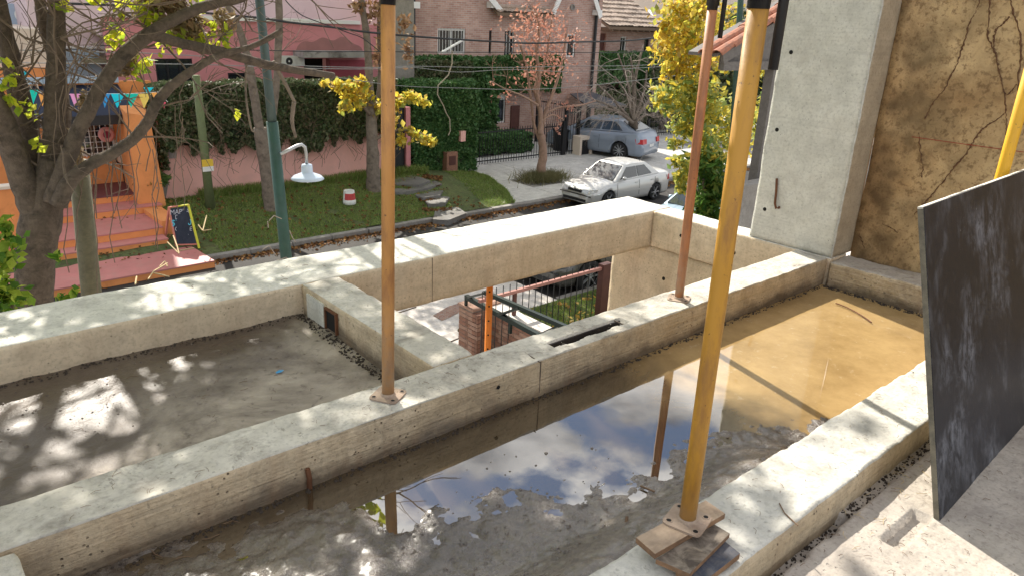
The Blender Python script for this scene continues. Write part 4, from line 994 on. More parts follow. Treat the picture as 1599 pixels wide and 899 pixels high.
# orange shop
OY = 20.45; LZ = -4.37
sh = thing('orange_shop', 'orange rendered shop front with navy awning beside the steps', 'shop', (3, OY, -5.1))
ox0 = at(-60, 285, Y=OY).x; ox1 = at(222, 281, Y=OY).x + .5
gw = rect(122, 190, 176, 246, OY)
mb = MB(); facade(mb, ox0, ox1, -5.1, at(160, 128, Y=OY).z, OY, .2, [gw]); mb.build('wall', M['orange'], sh)
w = window(sh, *gw, OY, M['white'], 7, M['white'], 0, .05)
for k in range(6):
    z = gw[2] + (gw[3] - gw[2]) * (k + .5) / 6; MB().tube([(gw[0], OY - .02, z), (gw[1], OY - .02, z)], .008, 5).build('bar', M['white'], w)
fx0 = at(222, 300, Y=18.55).x; fx1 = at(260, 310, Y=18.55).x
zt0 = at(215, 176, Y=18.55).z
mb = MB(); mb.hexa([(fx0 - .12, 18.55, -5.1), (fx1, 18.55, -5.1), (fx1 + .25, OY, -5.1), (fx0 + .1, OY, -5.1)], [(fx0 - .12, 18.55, zt0), (fx1 - .15, 18.55, zt0 - .1), (fx1 + .2, OY, zt0 + .1), (fx0 + .1, OY, zt0 + .1)]); mb.build('pilaster', M['orange'], sh)
M['navy'] = plain('navy_canvas', (.018, .024, .05), .8, 0, .1, 6, .1)
AW = 19.15; az0 = at(170, 180, Y=AW).z; ax0 = at(45, 180, Y=AW).x; ax1 = at(213, 180, Y=AW).x; azt = at(170, 132, Y=OY).z
mb = MB(); mb.hexa([(ax0, AW, az0 - .02), (ax1, AW, az0 - .02), (ax1, OY - .003, azt - .02), (ax0, OY - .003, azt - .02)], [(ax0, AW, az0), (ax1, AW, az0), (ax1, OY - .003, azt), (ax0, OY - .003, azt)]); mb.build('awning', M['navy'], sh)
MB().box(ax0, ax1, AW - .015, AW, az0 - .22, az0 - .003).build('awning_valance', M['blackpaint'], sh)
q = at(170, 128, Y=OY - .1); MB().box(ax0 - .3, ax1, OY - .15, OY - .003, q.z - .02, q.z + .12).build('fascia', M['paleblue'], sh)
q = at(167, 211, Y=OY - .1); MB().lathe((q.x, OY - .06, q.z), [(.001, -.03), (.15, -.03), (.19, 0), (.19, .02)], 18, axis='Y').build('round_sign', plain('pink_sign', (.75, .35, .33), .5), sh)
MB().lathe((q.x, OY - .10, q.z), [(.001, -.002), (.07, -.002), (.09, .01)], 14, axis='Y').build('sign_centre', plain('crimson', (.3, .02, .06), .5), sh)
# left low wall and stoop
lw_ = rect(-40, 292, 27, 348, 17.5); mb = MB(); mb.box(lw_[0], lw_[1], 17.5, 17.75, -5.1, lw_[3] - .03); o = mb.build('low_wall', M['orange'], sh)
MB().box(lw_[0], lw_[1] + .03, 17.47, 17.78, lw_[3] - .027, lw_[3] + .03).build('wall_cap', M['cream'], sh)
# steps: landing and four wide treads
sx0 = ox0; sx1 = at(258, 381, Z=-5.05).x + .02
ys = {'C': at(258, 373, Z=-4.88).y, 'B': at(258, 352, Z=-4.71).y - .08, 'A': at(261, 318, Z=-4.54).y, 'D': at(220, 301, Z=-4.37).y}
stt = thing('shop_steps', 'wide maroon steps with orange risers leading up to the shop', 'steps', (2.5, 15.1, -5.2))
def tread(y0, y1, z, x1, h=.17, slab=False, x0=sx0):
    o = MB().box(x0, x1, y0 + .012, y1, z - h - .3, z - .03).build('riser', M['orange'], stt)
    mb = MB(); mb.box(x0, x1 + .01, y0, y1, z - .028, z); mb.build('tread', M['redtile'], stt)
e = at(335, 407, Z=-5.05)
o = MB(); fr = [(sx0, at(85, 452, Z=-5.05).y), (e.x, e.y), (sx1 + .35, at(258, 376, Z=-5.05).y + .1), (sx0, 16.8)]
o.hexa([(a_, b__ + .012, -5.4) for a_, b__ in fr], [(a_, b__ + .012, -5.075) for a_, b__ in fr]); o.build('riser', M['orange'], stt)
o = MB(); o.hexa([(a_, b__, -5.073) for a_, b__ in fr], [(a_, b__, -5.045) for a_, b__ in fr]); o.build('tread', M['redtile'], stt)
tread(ys['C'], ys['B'] + .01, -4.88, sx1); tread(ys['B'], ys['A'] + .01, -4.71, sx1 + .03); tread(ys['A'], ys['D'] + .01, -4.54, sx1 + .45); tread(ys['D'], OY, -4.37, sx1 + .3)
[o for o in stt.children if o.name.startswith('tread')][-1].data.materials[0] = plain('dark_maroon_tile', (.13, .045, .055), .5, 0, .12, 3)
MB().box(sx1 + .03, sx1 + .42, 17.0, ys['A'], -5.2, -4.6).build('side_plinth', M['orange'], stt)
# planters
def planter(label, px, py, w, h, Z, mat, leaf, hh):
    p_ = at(px, py, Z=Z); t = thing('planter', label, 'planter', (p_.x, p_.y, Z))
    mb = MB(); mb.lathe((p_.x, p_.y, Z), [(.001, 0), (w * .36, 0), (w * .5, h), (w * .46, h), (w * .44, h - .04), (.001, h - .05)], 4 if mat is M['kerb'] else 14); mb.build('pot', mat, t)
    c = blob((p_.x, p_.y, Z + h + hh * .35), (w * .55, w * .5, hh * .5), 500, 5); r = np.random.default_rng(3)
    v, f = leaf_arr(c, .07, 0, 3, 4); npmesh('foliage', v, f, leaf, t, kind='stuff')
M['fern'] = leafmat('fern', [(.05, .10, .02), (.10, .17, .04), (.13, .16, .06)], .3)
M['drygreen'] = leafmat('dusty_leaves', [(.05, .05, .03), (.08, .08, .05), (.04, .045, .03)], .1)
planter('square grey concrete planter with a fern at the end of the top step', 241, 311, .75, .36, -4.54, M['kerb'], M['fern'], .35)
planter('dark bushy plant in a pot in the corner by the shop wall', 209, 283, .4, .25, -4.37, M['brownpaint'], M['drygreen'], .9)
# bicycle-like wheel item leaning on the shop wall
q = at(190, 249, Y=20.3); wt = thing('wheel_planter', 'small black round wheel shaped ornament against the orange shop wall', 'ornament', (q.x, 20.3, LZ))
mb = MB(); mb.tube([(q.x + .13 * math.cos(a_), 20.3, q.z + .13 * math.sin(a_)) for a_ in np.linspace(0, 6.283, 20)], .022, 6, cap=False); mb.build('rim', M['iron'], wt)
MB().lathe((q.x, 20.3, q.z), [(.001, 0), (.10, 0)], 14, axis='Y').build('disc', M['cream'], wt)
MB().tube([(q.x - .35, 20.32, q.z + .05), (q.x - .1, 20.31, q.z + .15), (q.x + .15, 20.31, q.z + .2)], .02, 6).build('frame', M['iron'], wt)
MB().tube([(q.x, 20.31, q.z - .13), (q.x, 20.35, LZ)], .012, 6).build('stand', M['iron'], wt)

# chalkboard
bl_ = at(276, 386, Z=-5.045); br_ = at(311, 388, Z=-5.045); 
br_ = Vector((br_.x, br_.y, br_.z)); yy = bl_.y; tl = at(264, 324, Y=yy + .28); tr = at(294, 320, Y=(br_.y) + .28)
ab = thing('chalkboard', 'folding chalkboard sign with a yellow and pink frame on the red slab', 'chalkboard', (bl_.x, bl_.y, -5.045))
ux = (br_ - bl_); uy = ((tl - bl_) + (tr - br_)) * .5; nn = ux.cross(uy).normalized()
if nn.y > 0: nn = -nn
ql = lambda s, t_: bl_ * (1 - s) * (1 - t_) + br_ * s * (1 - t_) + tl * (1 - s) * t_ + tr * s * t_
def strip(a_, b__, w_, mat, nm): MB().bar(a_, b__, w_, .025).build(nm, mat, ab)
M['yel'] = plain('lime_yellow_paint', (.60, .58, .05), .6); M['pnk'] = plain('salmon_paint', (.62, .22, .16), .6)
strip(ql(0, 0), ql(0, 1), .045, M['pnk'], 'left_stile'); strip(ql(1, 0), ql(1, 1), .045, M['yel'], 'right_stile'); strip(ql(.5, 1), ql(1, 1), .05, M['yel'], 'top_rail'); strip(ql(0, 1), ql(.5, 1), .05, M['pnk'], 'top_rail'); strip(ql(0, .06), ql(1, .10), .04, M['pnk'], 'bottom_rail')
MB().hexa([ql(.05, .08), ql(.95, .10), ql(.95, .96), ql(.05, .96)], [q_ + nn * .008 for q_ in (ql(.05, .08), ql(.95, .10), ql(.95, .96), ql(.05, .96))]).build('board', plain('slate_board', (.020, .028, .045), .8, 0, .15, 9, .0, dirt=.3, dirtc=(.06, .07, .09)), ab)
back = MB(); back.bar(ql(0, 1), Vector((bl_.x - .05, bl_.y + .62, -5.045)), .04); back.build('rear_leg', M['pnk'], ab); back = MB(); back.bar(ql(1, 1), Vector((br_.x - .05, br_.y + .62, -5.045)), .04); back.build('rear_leg', M['pnk'], ab)
def text(s, o_, u_, v_, size, mat, parent, nm, ext=.002):
    cu = bpy.data.curves.new(nm, 'FONT'); cu.body = s; cu.size = 1; cu.align_x = 'CENTER'; cu.align_y = 'CENTER'; cu.extrude = 0
    ob = bpy.data.objects.new(nm + '_tmp', cu); COL.objects.link(ob); dg = bpy.context.evaluated_depsgraph_get(); me = bpy.data.meshes.new_from_object(ob.evaluated_get(dg)); bpy.data.objects.remove(ob)
    po = abs_org(parent)
    for vv in me.vertices: vv.co = o_ + u_ * vv.co.x * size + v_ * vv.co.y * size + u_.cross(v_).normalized() * ext - po
    me.materials.clear(); me.materials.append(mat); o = bpy.data.objects.new(nm, me); COL.objects.link(o); o.parent = parent; return o
un = ux.normalized(); vn_ = (uy - un * uy.dot(un)).normalized(); ln = (vn_ - un * .0); off = nn * .012
chalk = plain('white_chalk', (.45, .47, .50), .9); cyan = plain('cyan_chalk', (.10, .50, .62), .9)
for s_, t_, sz, mt_ in (('MAPLA', .86, .15, chalk), ('DE Y', .74, .13, chalk), ('$7000.', .60, .19, cyan), ('CARTE', .45, .13, chalk), ('- - -', .33, .12, chalk)):
    cx_ = ql(.5, t_) + off; ul = (ql(1, t_) - ql(0, t_)).normalized(); text(s_, cx_, ul, vn_, sz, mt_, ab, 'chalk_writing', 0)

# bunting
BYY = 16.4
bu = thing('bunting', 'string of coloured triangular flags in front of the orange shop', 'bunting', tuple(at(180, 146, Y=BYY)))
bs = [at(x_, y_, Y=BYY) for x_, y_ in ((30, 108), (50, 140), (80, 150), (110, 148), (155, 147), (200, 147), (248, 144), (262, 160))]
MB().tube(bs, .006, 5).build('string', M['white'], bu)
cols = {'blue': (.03, .28, .62), 'cyan': (.0, .55, .68), 'teal': (.0, .55, .42), 'yellow': (.80, .58, .12), 'orange': (.80, .35, .08), 'pink': (.80, .33, .60), 'red': (.75, .08, .15)}
for i, (xa, xb, ya, yl, cn) in enumerate(((32, 44, 112, 26, 'cyan'), (46, 60, 141, 22, 'teal'), (60, 74, 147, 20, 'orange'), (109, 126, 147, 20, 'pink'), (157, 172, 147, 22, 'blue'), (173, 195, 147, 22, 'cyan'), (195, 216, 147, 22, 'teal'), (216, 236, 147, 23, 'yellow'), (236, 250, 145, 12, 'orange'), (224, 240, 137, 10, 'cyan'), (255, 259, 160, 10, 'red'))):
    A_ = at(xa, ya, Y=BYY - .012); B_ = at(xb, ya, Y=BYY - .012); C_ = at((xa + xb) / 2 - 1, ya + yl, Y=BYY - .04 - .03 * (i % 3)); mid_ = (A_ + B_) / 2 + Vector((0, -.02, -.05))
    mb = MB(); d_ = Vector((0, .004, 0)); mb.hexa([A_, C_, B_], [A_ - d_, C_ - d_, B_ - d_])
    mb.build('flag', plain(cn + '_flag', cols[cn], .7, 0, .05, 5), bu)
# ---- brick houses
HY = 24.0
M['brick'] = brickmat('house_brick', (.38, .21, .165), (.52, .33, .265), (.48, .43, .39))
M['rooftile'] = plain('weathered_roof_tile', (.36, .28, .22), .9, 0, .2, 3, .3, dirt=.75, dirtc=(.10, .08, .065), dscale=2.5)
M['claytile'] = plain('clay_roof_tile', (.36, .14, .08), .85, 0, .2, 5, .3, dirt=.6, dirtc=(.13, .09, .07), dscale=6)
def tile_roof(x0, x1, y0, z0, y1, z1, parent, nm='roof', mat=None, row=.30, colw=.25):
    """sloping tiled plane: stepped rows with a rounded wave across, one mesh"""
    nr = int(math.hypot(y1 - y0, z1 - z0) / row); nc = int((x1 - x0) / colw) * 4
    xs = np.linspace(x0, x1, nc + 1); V = []; Fc = []
    nrm = np.array([0, -(z1 - z0), (y1 - y0)]); nrm = nrm / np.linalg.norm(nrm)
    for r in range(nr):
        for e in (0, 1):
            t = (r + e) / nr; lift = .055 * (1 - e) + .01
            wob = .02 * vn(np.stack([xs * 3, xs * 0 + r * 5.1, xs * 0], 1), 3)
            w = .035 * np.abs(np.cos(xs / colw * math.pi)) + lift + wob
            V.append(np.stack([xs, y0 + (y1 - y0) * t + nrm[1] * w, z0 + (z1 - z0) * t + nrm[2] * w], 1))
    V = np.concatenate(V); n = nc + 1
    i = np.arange(nc)
    for k in range(2 * nr - 1): Fc.append(np.stack([k * n + i, k * n + i + 1, (k + 1) * n + i + 1, (k + 1) * n + i], 1))
    o = npmesh('roof_tiles', V, np.concatenate(Fc), mat or M['rooftile'], parent, kind='stuff')
    MB().hexa([(x0, y0, z0 - .12), (x1, y0, z0 - .12), (x1, y1, z1 - .12), (x0, y1, z1 - .12)], [(x0, y0, z0), (x1, y0, z0), (x1, y1, z1), (x0, y1, z1)]).build('roof', M['stem'], parent)
bh = thing('brick_house', 'red brick house with gables and white barred windows opposite', 'house', (20, HY, -5.1))
hx0 = at(642, 60, Y=HY).x; hx1 = at(937, 60, Y=HY).x
w1 = rect(683, 46, 727, 84, HY); w2 = rect(763, 48, 768, 84, HY); w3 = rect(787, 49, 803, 89, HY); w4 = rect(884, 53, 900, 90, HY); w5 = rect(773, 154, 790, 193, HY)
mb = MB(); facade(mb, hx0, hx1, -5.1, 3.2, HY, .3, [w1, w2, w3, w4, w5]); mb.build('wall', M['brick'], bh)
window(bh, *w1, HY, M['white'], 9, M['white'], 1, .07, (.5, .95, M['white'])); window(bh, *w2, HY, M['iron'], 0, None, 0, .03); window(bh, *w3, HY, M['iron'], 3, M['white'], 0, .05); window(bh, *w4, HY, M['white'], 3, M['iron'], 0, .08)
wa5 = window(bh, *w5, HY, M['white'], 4, M['iron'], 0, .06, (0.05, .95, M['mauve']))
ar = MB(); cx_ = (w5[0] + w5[1]) / 2; ra_ = (w5[1] - w5[0]) / 2
ar.tube([(cx_ + ra_ * math.cos(a_), HY - .02, w5[3] + ra_ * .7 * math.sin(a_)) for a_ in np.linspace(0, math.pi, 12)], .07, 6); ar.build('arch_trim', M['cream'], wa5)
mb = MB(); mb.q([(cx_ + ra_ * math.cos(a_), HY - .012, w5[3] + ra_ * .7 * math.sin(a_)) for a_ in np.linspace(0, math.pi, 12)]); mb.build('arch_light', M['white'], wa5)
for (a_, b__) in (((758, -12), (784, 20)), ((881, -18), (862, 26)), ((926, -12), (938, 28))):
    p_ = at(*a_, Y=HY - .35); q = at(*b__, Y=HY - .35); MB().bar(p_, q, .05, .22).build('bargeboard', M['white'], bh)
for px in (648, 770, 934):
    q = at(px, 8 if px != 934 else 20, Y=HY - .2); MB().box(q.x - .16, q.x + .16, HY - .3, HY - .003, q.z - .12, q.z + .10).build('rafter_end', M['white'], bh)
q = at(894, 12, Y=HY - .02); MB().lathe((q.x, HY - .01, q.z), [(.13, 0), (.13, -.05), (.09, -.05), (.08, 0), (.001, 0)], 16, axis='Y').build('round_vent', M['kerb'], bh)
zr = at(820, 17, Y=HY - .4).z; tile_roof(at(776, 15, Y=HY - .4).x, at(866, 15, Y=HY - .4).x, HY - .45, zr - .12, HY + 3, zr + 1.9, bh)
for px in (646, 929):
    q = at(px, 60, Y=HY - .1); MB().tube([(q.x, HY - .1, 1.2), (q.x, HY - .1, -5 if px > 900 else -3)], .07, 8).build('downpipe', M['blackpaint'], bh)
# second brick house with lower eaves
H2 = 25.2; b2h = thing('brick_house', 'lower brick house with a wide grey tiled roof right of the gabled one', 'house', (30, H2, -5.1))
gx0 = at(930, 60, Y=H2).x; gx1 = at(1100, 60, Y=H2).x
dr2 = rect(923, 53, 947, 86, H2); wn2 = rect(967, 58, 979, 86, H2); wn3 = rect(1004, 60, 1014, 88, H2)
mb = MB(); facade(mb, gx0, gx1, -5.1, at(980, 44, Y=H2).z, H2, .3, [dr2, wn2, wn3] if dr2[0] > gx0 else [(gx0 + .1, dr2[1], dr2[2], dr2[3]), wn2, wn3]); mb.build('wall', M['brick'], b2h)
MB().box(dr2[0], dr2[1], H2 + .1, H2 + .14, dr2[2], dr2[3]).build('door', M['brownpaint'], b2h)
window(b2h, *wn2, H2, M['white'], 2, M['white'], 0, .06); window(b2h, *wn3, H2, M['iron'], 0, None, 0, .06)
zr = at(980, 43, Y=H2 - .8).z; tile_roof(gx0, at(1042, 43, Y=H2 - .8).x, H2 - .8, zr, H2 + 5.5, zr + 3.2, b2h, row=.42)
for k in range(16):
    x = gx0 + .3 + k * .45
    if x < gx1 - 1: MB().box(x, x + .09, H2 - .75, H2 - .003, zr - .20, zr - .06).build('rafter', M['stem'], b2h)
q0 = at(1013, 22, Y=26.5); q1 = at(1024, 44, Y=25.0); MB().bar(q0 + Vector((0, 0, .16)), q1 + Vector((0, 0, .16)), .1, .1).build('hip_tile', M['white'], b2h)
cb_ = thing('cream_building', 'pale flat building far behind the grey tiled roof', 'building', (45, 36, -5.1)); r = rect(985, -40, 1060, 24, 36); MB().box(r[0], r[1] + 20, 36, 44, -5, r[3]).build('wall', M['cream'], cb_)
r = rect(1058, -30, 1140, 300, 33); block = MB().box(r[0], r[1] + 16, 33, 40, -5, .6).build('far_house', M['brick'], label='brick house mostly hidden behind the yellow leaved tree', cat='house')
# grey rendered pier behind the front prop
q0 = at(617, 130, Y=21.6); q1 = at(647, 130, Y=21.6); MB().box(q0.x, q1.x, 21.6, 22.2, -5.1, .8).build('rendered_pier', concrete('grey_render', (.26, .24, .22), (.34, .31, .29), pits=0), label='tall grey rendered pier behind the leftmost prop', cat='pillar')

# climbing green on the brick house and shrubs
a = at(648, 200, Y=23.6); b_ = at(868, 200, Y=23.6); zt = at(740, 92, Y=23.5).z; zb = at(760, 215, Y=23.5).z
gr = thing('climbing_plant', 'dark green climber covering the lower storey of the gabled brick house', 'climber', (a.x + 3, 23.6, -5))
ivy_mass('', '', '', a.x, at(792, 200, Y=23.6).x - .62, 23.45, 23.95, zb, zt, 9000, .12, M['hedge'], 31, ragged=.2, core=False, parent=gr)
ivy_mass('', '', '', at(770, 200, Y=23.6).x - .2, b_.x, 23.45, 23.95, at(820, 148, Y=23.5).z, zt, 9000, .12, M['hedge'], 32, ragged=.3, core=False, parent=gr)
ivy_mass('', '', '', a.x - .4, at(735, 200, Y=22.9).x, 22.9, 23.5, zb, at(690, 100, Y=22.9).z, 13000, .12, M['ivy'], 33, ragged=.2, core=False, parent=gr)
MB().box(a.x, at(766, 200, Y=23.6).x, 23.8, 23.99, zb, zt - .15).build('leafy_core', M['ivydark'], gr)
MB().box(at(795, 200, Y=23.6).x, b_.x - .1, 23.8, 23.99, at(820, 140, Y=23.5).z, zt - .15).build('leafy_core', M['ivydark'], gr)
a = at(740, 240, Y=21.9); b_ = at(822, 230, Y=21.9)
ivy_mass('hedge', 'low dark green hedge inside the driveway fence', 'hedge', a.x, b_.x, 21.6, 22.7, -5.0, at(780, 213, Y=21.7).z, 9000, .10, M['hedge'], 34, ragged=.15)
a = at(922, 96, Y=24.8); b_ = at(1040, 96, Y=24.8); ivy_mass('climbing_plant', 'dark green shrub growing along the front of the lower brick house', 'climber', a.x, b_.x, 24.2, 24.9, at(960, 140, Y=24.6).z, at(960, 84, Y=24.6).z, 9000, .13, M['hedge'], 35, ragged=.5)
a = at(930, 150, Y=25.2 - .6); ivy_mass('shrub', 'shaded bushy growth behind the silver car under the bare tree', 'shrub', a.x, a.x + 9, 24.0, 25.0, -5.0, -3.2, 9000, .13, M['ivy'], 36, ragged=.2)
# brick side wall and gate recess beside the driveway
q0 = at(800, 200, Y=23.2); q1 = at(875, 200, Y=23.2)
# door
dd = rect(797, 165, 812, 212, HY - .06); MB().box(dd[0], dd[1], HY - .06, HY - .003, dd[2] - .3, dd[3]).build('door', M['brownpaint'], bh)
# carport canopy
cpz = thing('carport', 'dark grey sloping carport canopy beside the gabled brick house', 'carport', tuple(at(900, 240, Y=22.5)[:2]) + (-5.05,))
c1, c2, c3, c4 = at(890, 146, Y=23.9), at(921, 168, Y=21.6), at(978, 164, Y=21.6), at(975, 128, Y=23.9)
c4 = Vector((c3.x + .3, 23.9, c1.z)); MB().hexa([p_ - Vector((0, 0, .05)) for p_ in (c2, c3, c4, c1)], [c2, c3, c4, c1]).build('canopy', plain('dark_canopy', (.075, .075, .085), .6, 0, .1, 3), cpz)
for p_ in (c2, c3): MB().bar(p_ + Vector((0, .1, -.06)), (p_.x, p_.y + .1, -5.05), .08).build('post', M['iron'], cpz)
# driveway fence, bar by bar
def picket(label, x0, y0, x1, y1, zb, zt, sp, group=None, r=.012, name='iron_fence'):
    t = thing(name, label, 'fence', (x0, y0, zb), group); L = math.hypot(x1 - x0, y1 - y0); n = int(L / sp)
    MB().bar((x0, y0, zt - .12), (x1, y1, zt - .12), .04).build('top_rail', M['iron'], t); MB().bar((x0, y0, zb + .12), (x1, y1, zb + .12), .04).build('bottom_rail', M['iron'], t)
    p_ = MB().tube([(0, 0, 0), (0, 0, zt - zb)], r, 5).build('bar', M['iron'], t, local=True)
    for k in range(n + 1):
        o = p_ if k == 0 else p_.copy()
        if k: COL.objects.link(o)
        o.location = ((x1 - x0) * k / n, (y1 - y0) * k / n, 0)
    for (x, y) in ((x0, y0), (x1, y1)): MB().box(x - .05, x + .05, y - .05, y + .05, zb, zt + .06).build('post', M['iron'], t)
    return t
a = at(742, 263, Z=-5.03); b_ = at(877, 246, Z=-5.03)
picket('long black iron fence in front of the low hedge and driveway', a.x, 20.45, at(877, 246, Y=20.45).x, 20.45, -5.03, at(780, 200, Y=20.45).z, .125)
MB().box(a.x, at(900, 246, Y=20.45).x, 20.3, 20.52, -5.2, -5.02).build('fence_plinth', M['pave'], kind='structure')
x1_ = at(880, 246, Y=20.45).x; x2_ = at(900, 246, Y=20.45).x
picket('tall black iron gate left of the concrete meter pillar', x1_, 20.45, x2_, 20.45, -5.02, at(890, 172, Y=20.45).z, .13)
picket('tall black iron driveway gate folded back beside the silver car', x2_ + .15, 20.6, x2_ + .5, 23.4, -5.02, at(905, 165, Y=20.6).z, .14)
a = at(1000, 238, Y=22.3); picket('dark iron fence along the shaded yard behind the bare tree', at(1008, 238, Y=21.9).x, 21.9, at(1075, 230, Y=21.9).x, 21.9, -5.0, at(1040, 185, Y=21.9).z, .13)
# concrete meter pillar
r0 = rect(903, 212, 925, 246, 20.1); mp_ = thing('meter_pillar', 'beige concrete meter pillar with a black door by the gate', 'pillar', ((r0[0] + r0[1]) / 2, 20.1, -5.05))
mb = MB(); mb.box(r0[0], r0[0] + .11, 20.05, 20.5, -5.05, r0[3]); mb.box(r0[1] - .11, r0[1], 20.05, 20.5, -5.05, r0[3]); mb.box(r0[0] + .11, r0[1] - .11, 20.05, 20.5, r0[3] - .14, r0[3]); mb.box(r0[0] + .11, r0[1] - .11, 20.3, 20.5, -5.05, r0[3] - .14); mb.build('surround', M['cream'], mp_)
MB().box(r0[0] + .12, r0[1] - .12, 20.12, 20.28, -5.03, r0[3] - .15).build('door', M['iron'], mp_)
q = at(893, 232, Y=20.7); MB().box(q.x - .16, q.x + .12, 20.6, 20.75, -5.05, q.z + .35).build('gas_cover', plain('pale_grey_metal', (.42, .44, .45), .5), label='narrow pale grey cover panel behind the black gate', cat='panel')
q = at(878, 225, Y=21.2); 
mb = MB(); mb.lathe((q.x, 21.3, -5.03), [(.001, 0), (.28, 0), (.33, .75), (.36, .8), (.36, .86), (.001, .92)], 16); mb.build('waste_bin', M['blackpaint'], smooth=True, label='black round bin standing behind the driveway fence', cat='bin')

# ---- cars
M['tyre'] = plain('tyre_rubber', (.018, .018, .018), .85); M['rim'] = plain('alloy_rim', (.55, .56, .58), .35, .7, .05); M['seam'] = plain('seam', (.03, .03, .03), .8)
M['cglass'] = glass('car_glass', (.02, .028, .032), .12, .5); M['redlens'] = plain('red_lens', (.45, .015, .02), .2, 0, .05); M['lamp'] = glass('lamp_lens', (.45, .47, .48), .12, .9)
M['numplate'] = plain('number_plate', (.6, .6, .58), .5); M['trim'] = plain('black_trim', (.02, .02, .02), .5)
def carpaint(name, c, rough=.28):
    m, nt, b, o = newmat(name); b.inputs['Base Color'].default_value = C4(c); b.inputs['Metallic'].default_value = .25; b.inputs['Roughness'].default_value = rough
    b.inputs['Coat Weight'].default_value = .25; b.inputs['Coat Roughness'].default_value = .15; return m
def car(label, loc, rot, pm, L=4.35, Wd=1.72, H=1.42, wb=(.82, 3.35), hatch=False, name='parked_car', group=None, wr=.30, rimspokes=6):
    t = thing(name, label, 'car', loc, group, rot); hw = Wd / 2
    if hatch: PX = [0, .05, .25, .9, 1.15, 2.2, 3.6, 4.0, 4.22, L - .06, L]; PZ = [.45, .62, .78, .93, .98, 1.0, 1.06, 1.10, 1.08, .85, .50]
    else: PX = [0, .05, .20, .6, 1.15, 2.2, 3.55, 3.75, 4.2, L - .05, L]; PZ = [.42, .60, .72, .81, .90, .93, .96, .98, .95, .80, .45]
    xs = np.linspace(0, L, 88); zt = np.interp(xs, PX, PZ); fr = np.interp(xs, [0, .12, .4, .9, L - .7, L - .25, L - .06, L], [.70, .84, .95, 1, 1, .96, .86, .74])
    V = []; ringn = None
    for x, z, k in zip(xs, zt, fr):
        w = hw * k; zb = .19 + (.06 if x < .1 or x > L - .1 else 0)
        pr_ = [(0, z + .025), (.45 * w, z + .02), (.80 * w, z - .005), (.91 * w, z - .045), (.965 * w, z - .12), (w, .62), (w, .50), (.99 * w, .40), (.975 * w, .30), (.94 * w, zb), (.70 * w, zb - .01)]
        arch = 0
        for c in wb:
            d = abs(x - c); R_ = wr + .055
            if d < R_: arch = wr + math.sqrt(R_ * R_ - d * d)
        pts = []
        for i, (y, zz) in enumerate(pr_):
            if i >= 5 and arch: zz = max(zz, min(arch, z - .14)) if i < 10 else max(zz, arch)
            pts.append((y, zz))
        full = [(-y, zz) for y, zz in pts[::-1]] + pts[1:]
        ringn = len(full); V += [(x, y, zz) for y, zz in full]
    mb = MB(); Fq = []
    for i in range(len(xs) - 1):
        for j in range(ringn - 1): a_ = i * ringn + j; Fq.append((a_, a_ + 1, a_ + ringn + 1, a_ + ringn))
    Fq.append(tuple(range(ringn))[::-1]); e_ = (len(xs) - 1) * ringn; Fq.append(tuple(range(e_, e_ + ringn)))
    mb.add(V, Fq); body = mb.build('body', pm, t, smooth=True, local=True)
    # cabin
    if hatch: xa, xb, xc, xd = 1.05, 1.95, 3.35, 4.10
    else: xa, xb, xc, xd = 1.10, 1.80, 2.95, 3.62
    zl0, zl1 = np.interp(xa, PX, PZ) - .02, np.interp(xd, PX, PZ) - .02; yb = hw * .90; yr = hw * .68; zr = H - .02
    mb = MB(); B_ = [(xa, -yb, zl0), (xd, -yb * .97, zl1), (xd, yb * .97, zl1), (xa, yb, zl0)]; T_ = [(xb, -yr, zr - .03), (xc, -yr, zr - .03), (xc, yr, zr - .03), (xb, yr, zr - .03)]
    # roof with crown: 4 rows
    nrow = 8; vs = []; rows = []
    for i in range(nrow + 1):
        s = i / nrow; x = xb + (xc - xb) * s; zc = zr - .03 + .045 * math.sin(math.pi * (s * .8 + .1)); row = []
        for y in np.linspace(-yr, yr, 7): row.append(len(vs)); vs.append((x, y, zc + .025 * (1 - (y / yr) ** 2)))
        rows.append(row)
    fs = [(rows[i][j], rows[i + 1][j], rows[i + 1][j + 1], rows[i][j + 1]) for i in range(nrow) for j in range(6)]
    n0 = len(vs); vs += B_
    fs += [tuple([n0 + 3, n0] + rows[0]), tuple([n0 + 1, n0 + 2] + rows[-1][::-1]), tuple([n0, n0 + 1] + [r_w[0] for r_w in rows[::-1]]), tuple([n0 + 2, n0 + 3] + [r_w[-1] for r_w in rows])]
    mb.add(vs, fs); cab = mb.build('cabin', pm, t, local=True)
    bv = cab.modifiers.new('bevel', 'BEVEL'); bv.width = .03; bv.segments = 2; bv.limit_method = 'ANGLE'; bv.angle_limit = .5
    V3 = Vector
    def inset(a_, b__, c_, d_, m0, m1, n0_, n1_, off, nm, mat):
        a_, b__, c_, d_ = map(V3, (a_, b__, c_, d_)); f_ = lambda s, u: (a_ * (1 - s) + b__ * s) * (1 - u) + (d_ * (1 - s) + c_ * s) * u
        nn = (b__ - a_).cross(d_ - a_).normalized()
        if nn.dot(((a_ + b__ + c_ + d_) / 4) - V3((L / 2, 0, .9))) < 0: nn = -nn
        P4 = [f_(m0, n0_), f_(m1, n0_), f_(m1, n1_), f_(m0, n1_)]
        MB().hexa([p - nn * .01 for p in P4], [p + nn * off for p in P4]).build(nm, mat, t, local=True)
    inset(B_[3], B_[0], T_[0], T_[3], .06, .94, .06, .93, .030, 'windscreen', M['cglass'])
    inset(B_[1], B_[2], T_[2], T_[1], .08, .92, .10, .92, .030, 'rear_window', M['cglass'])
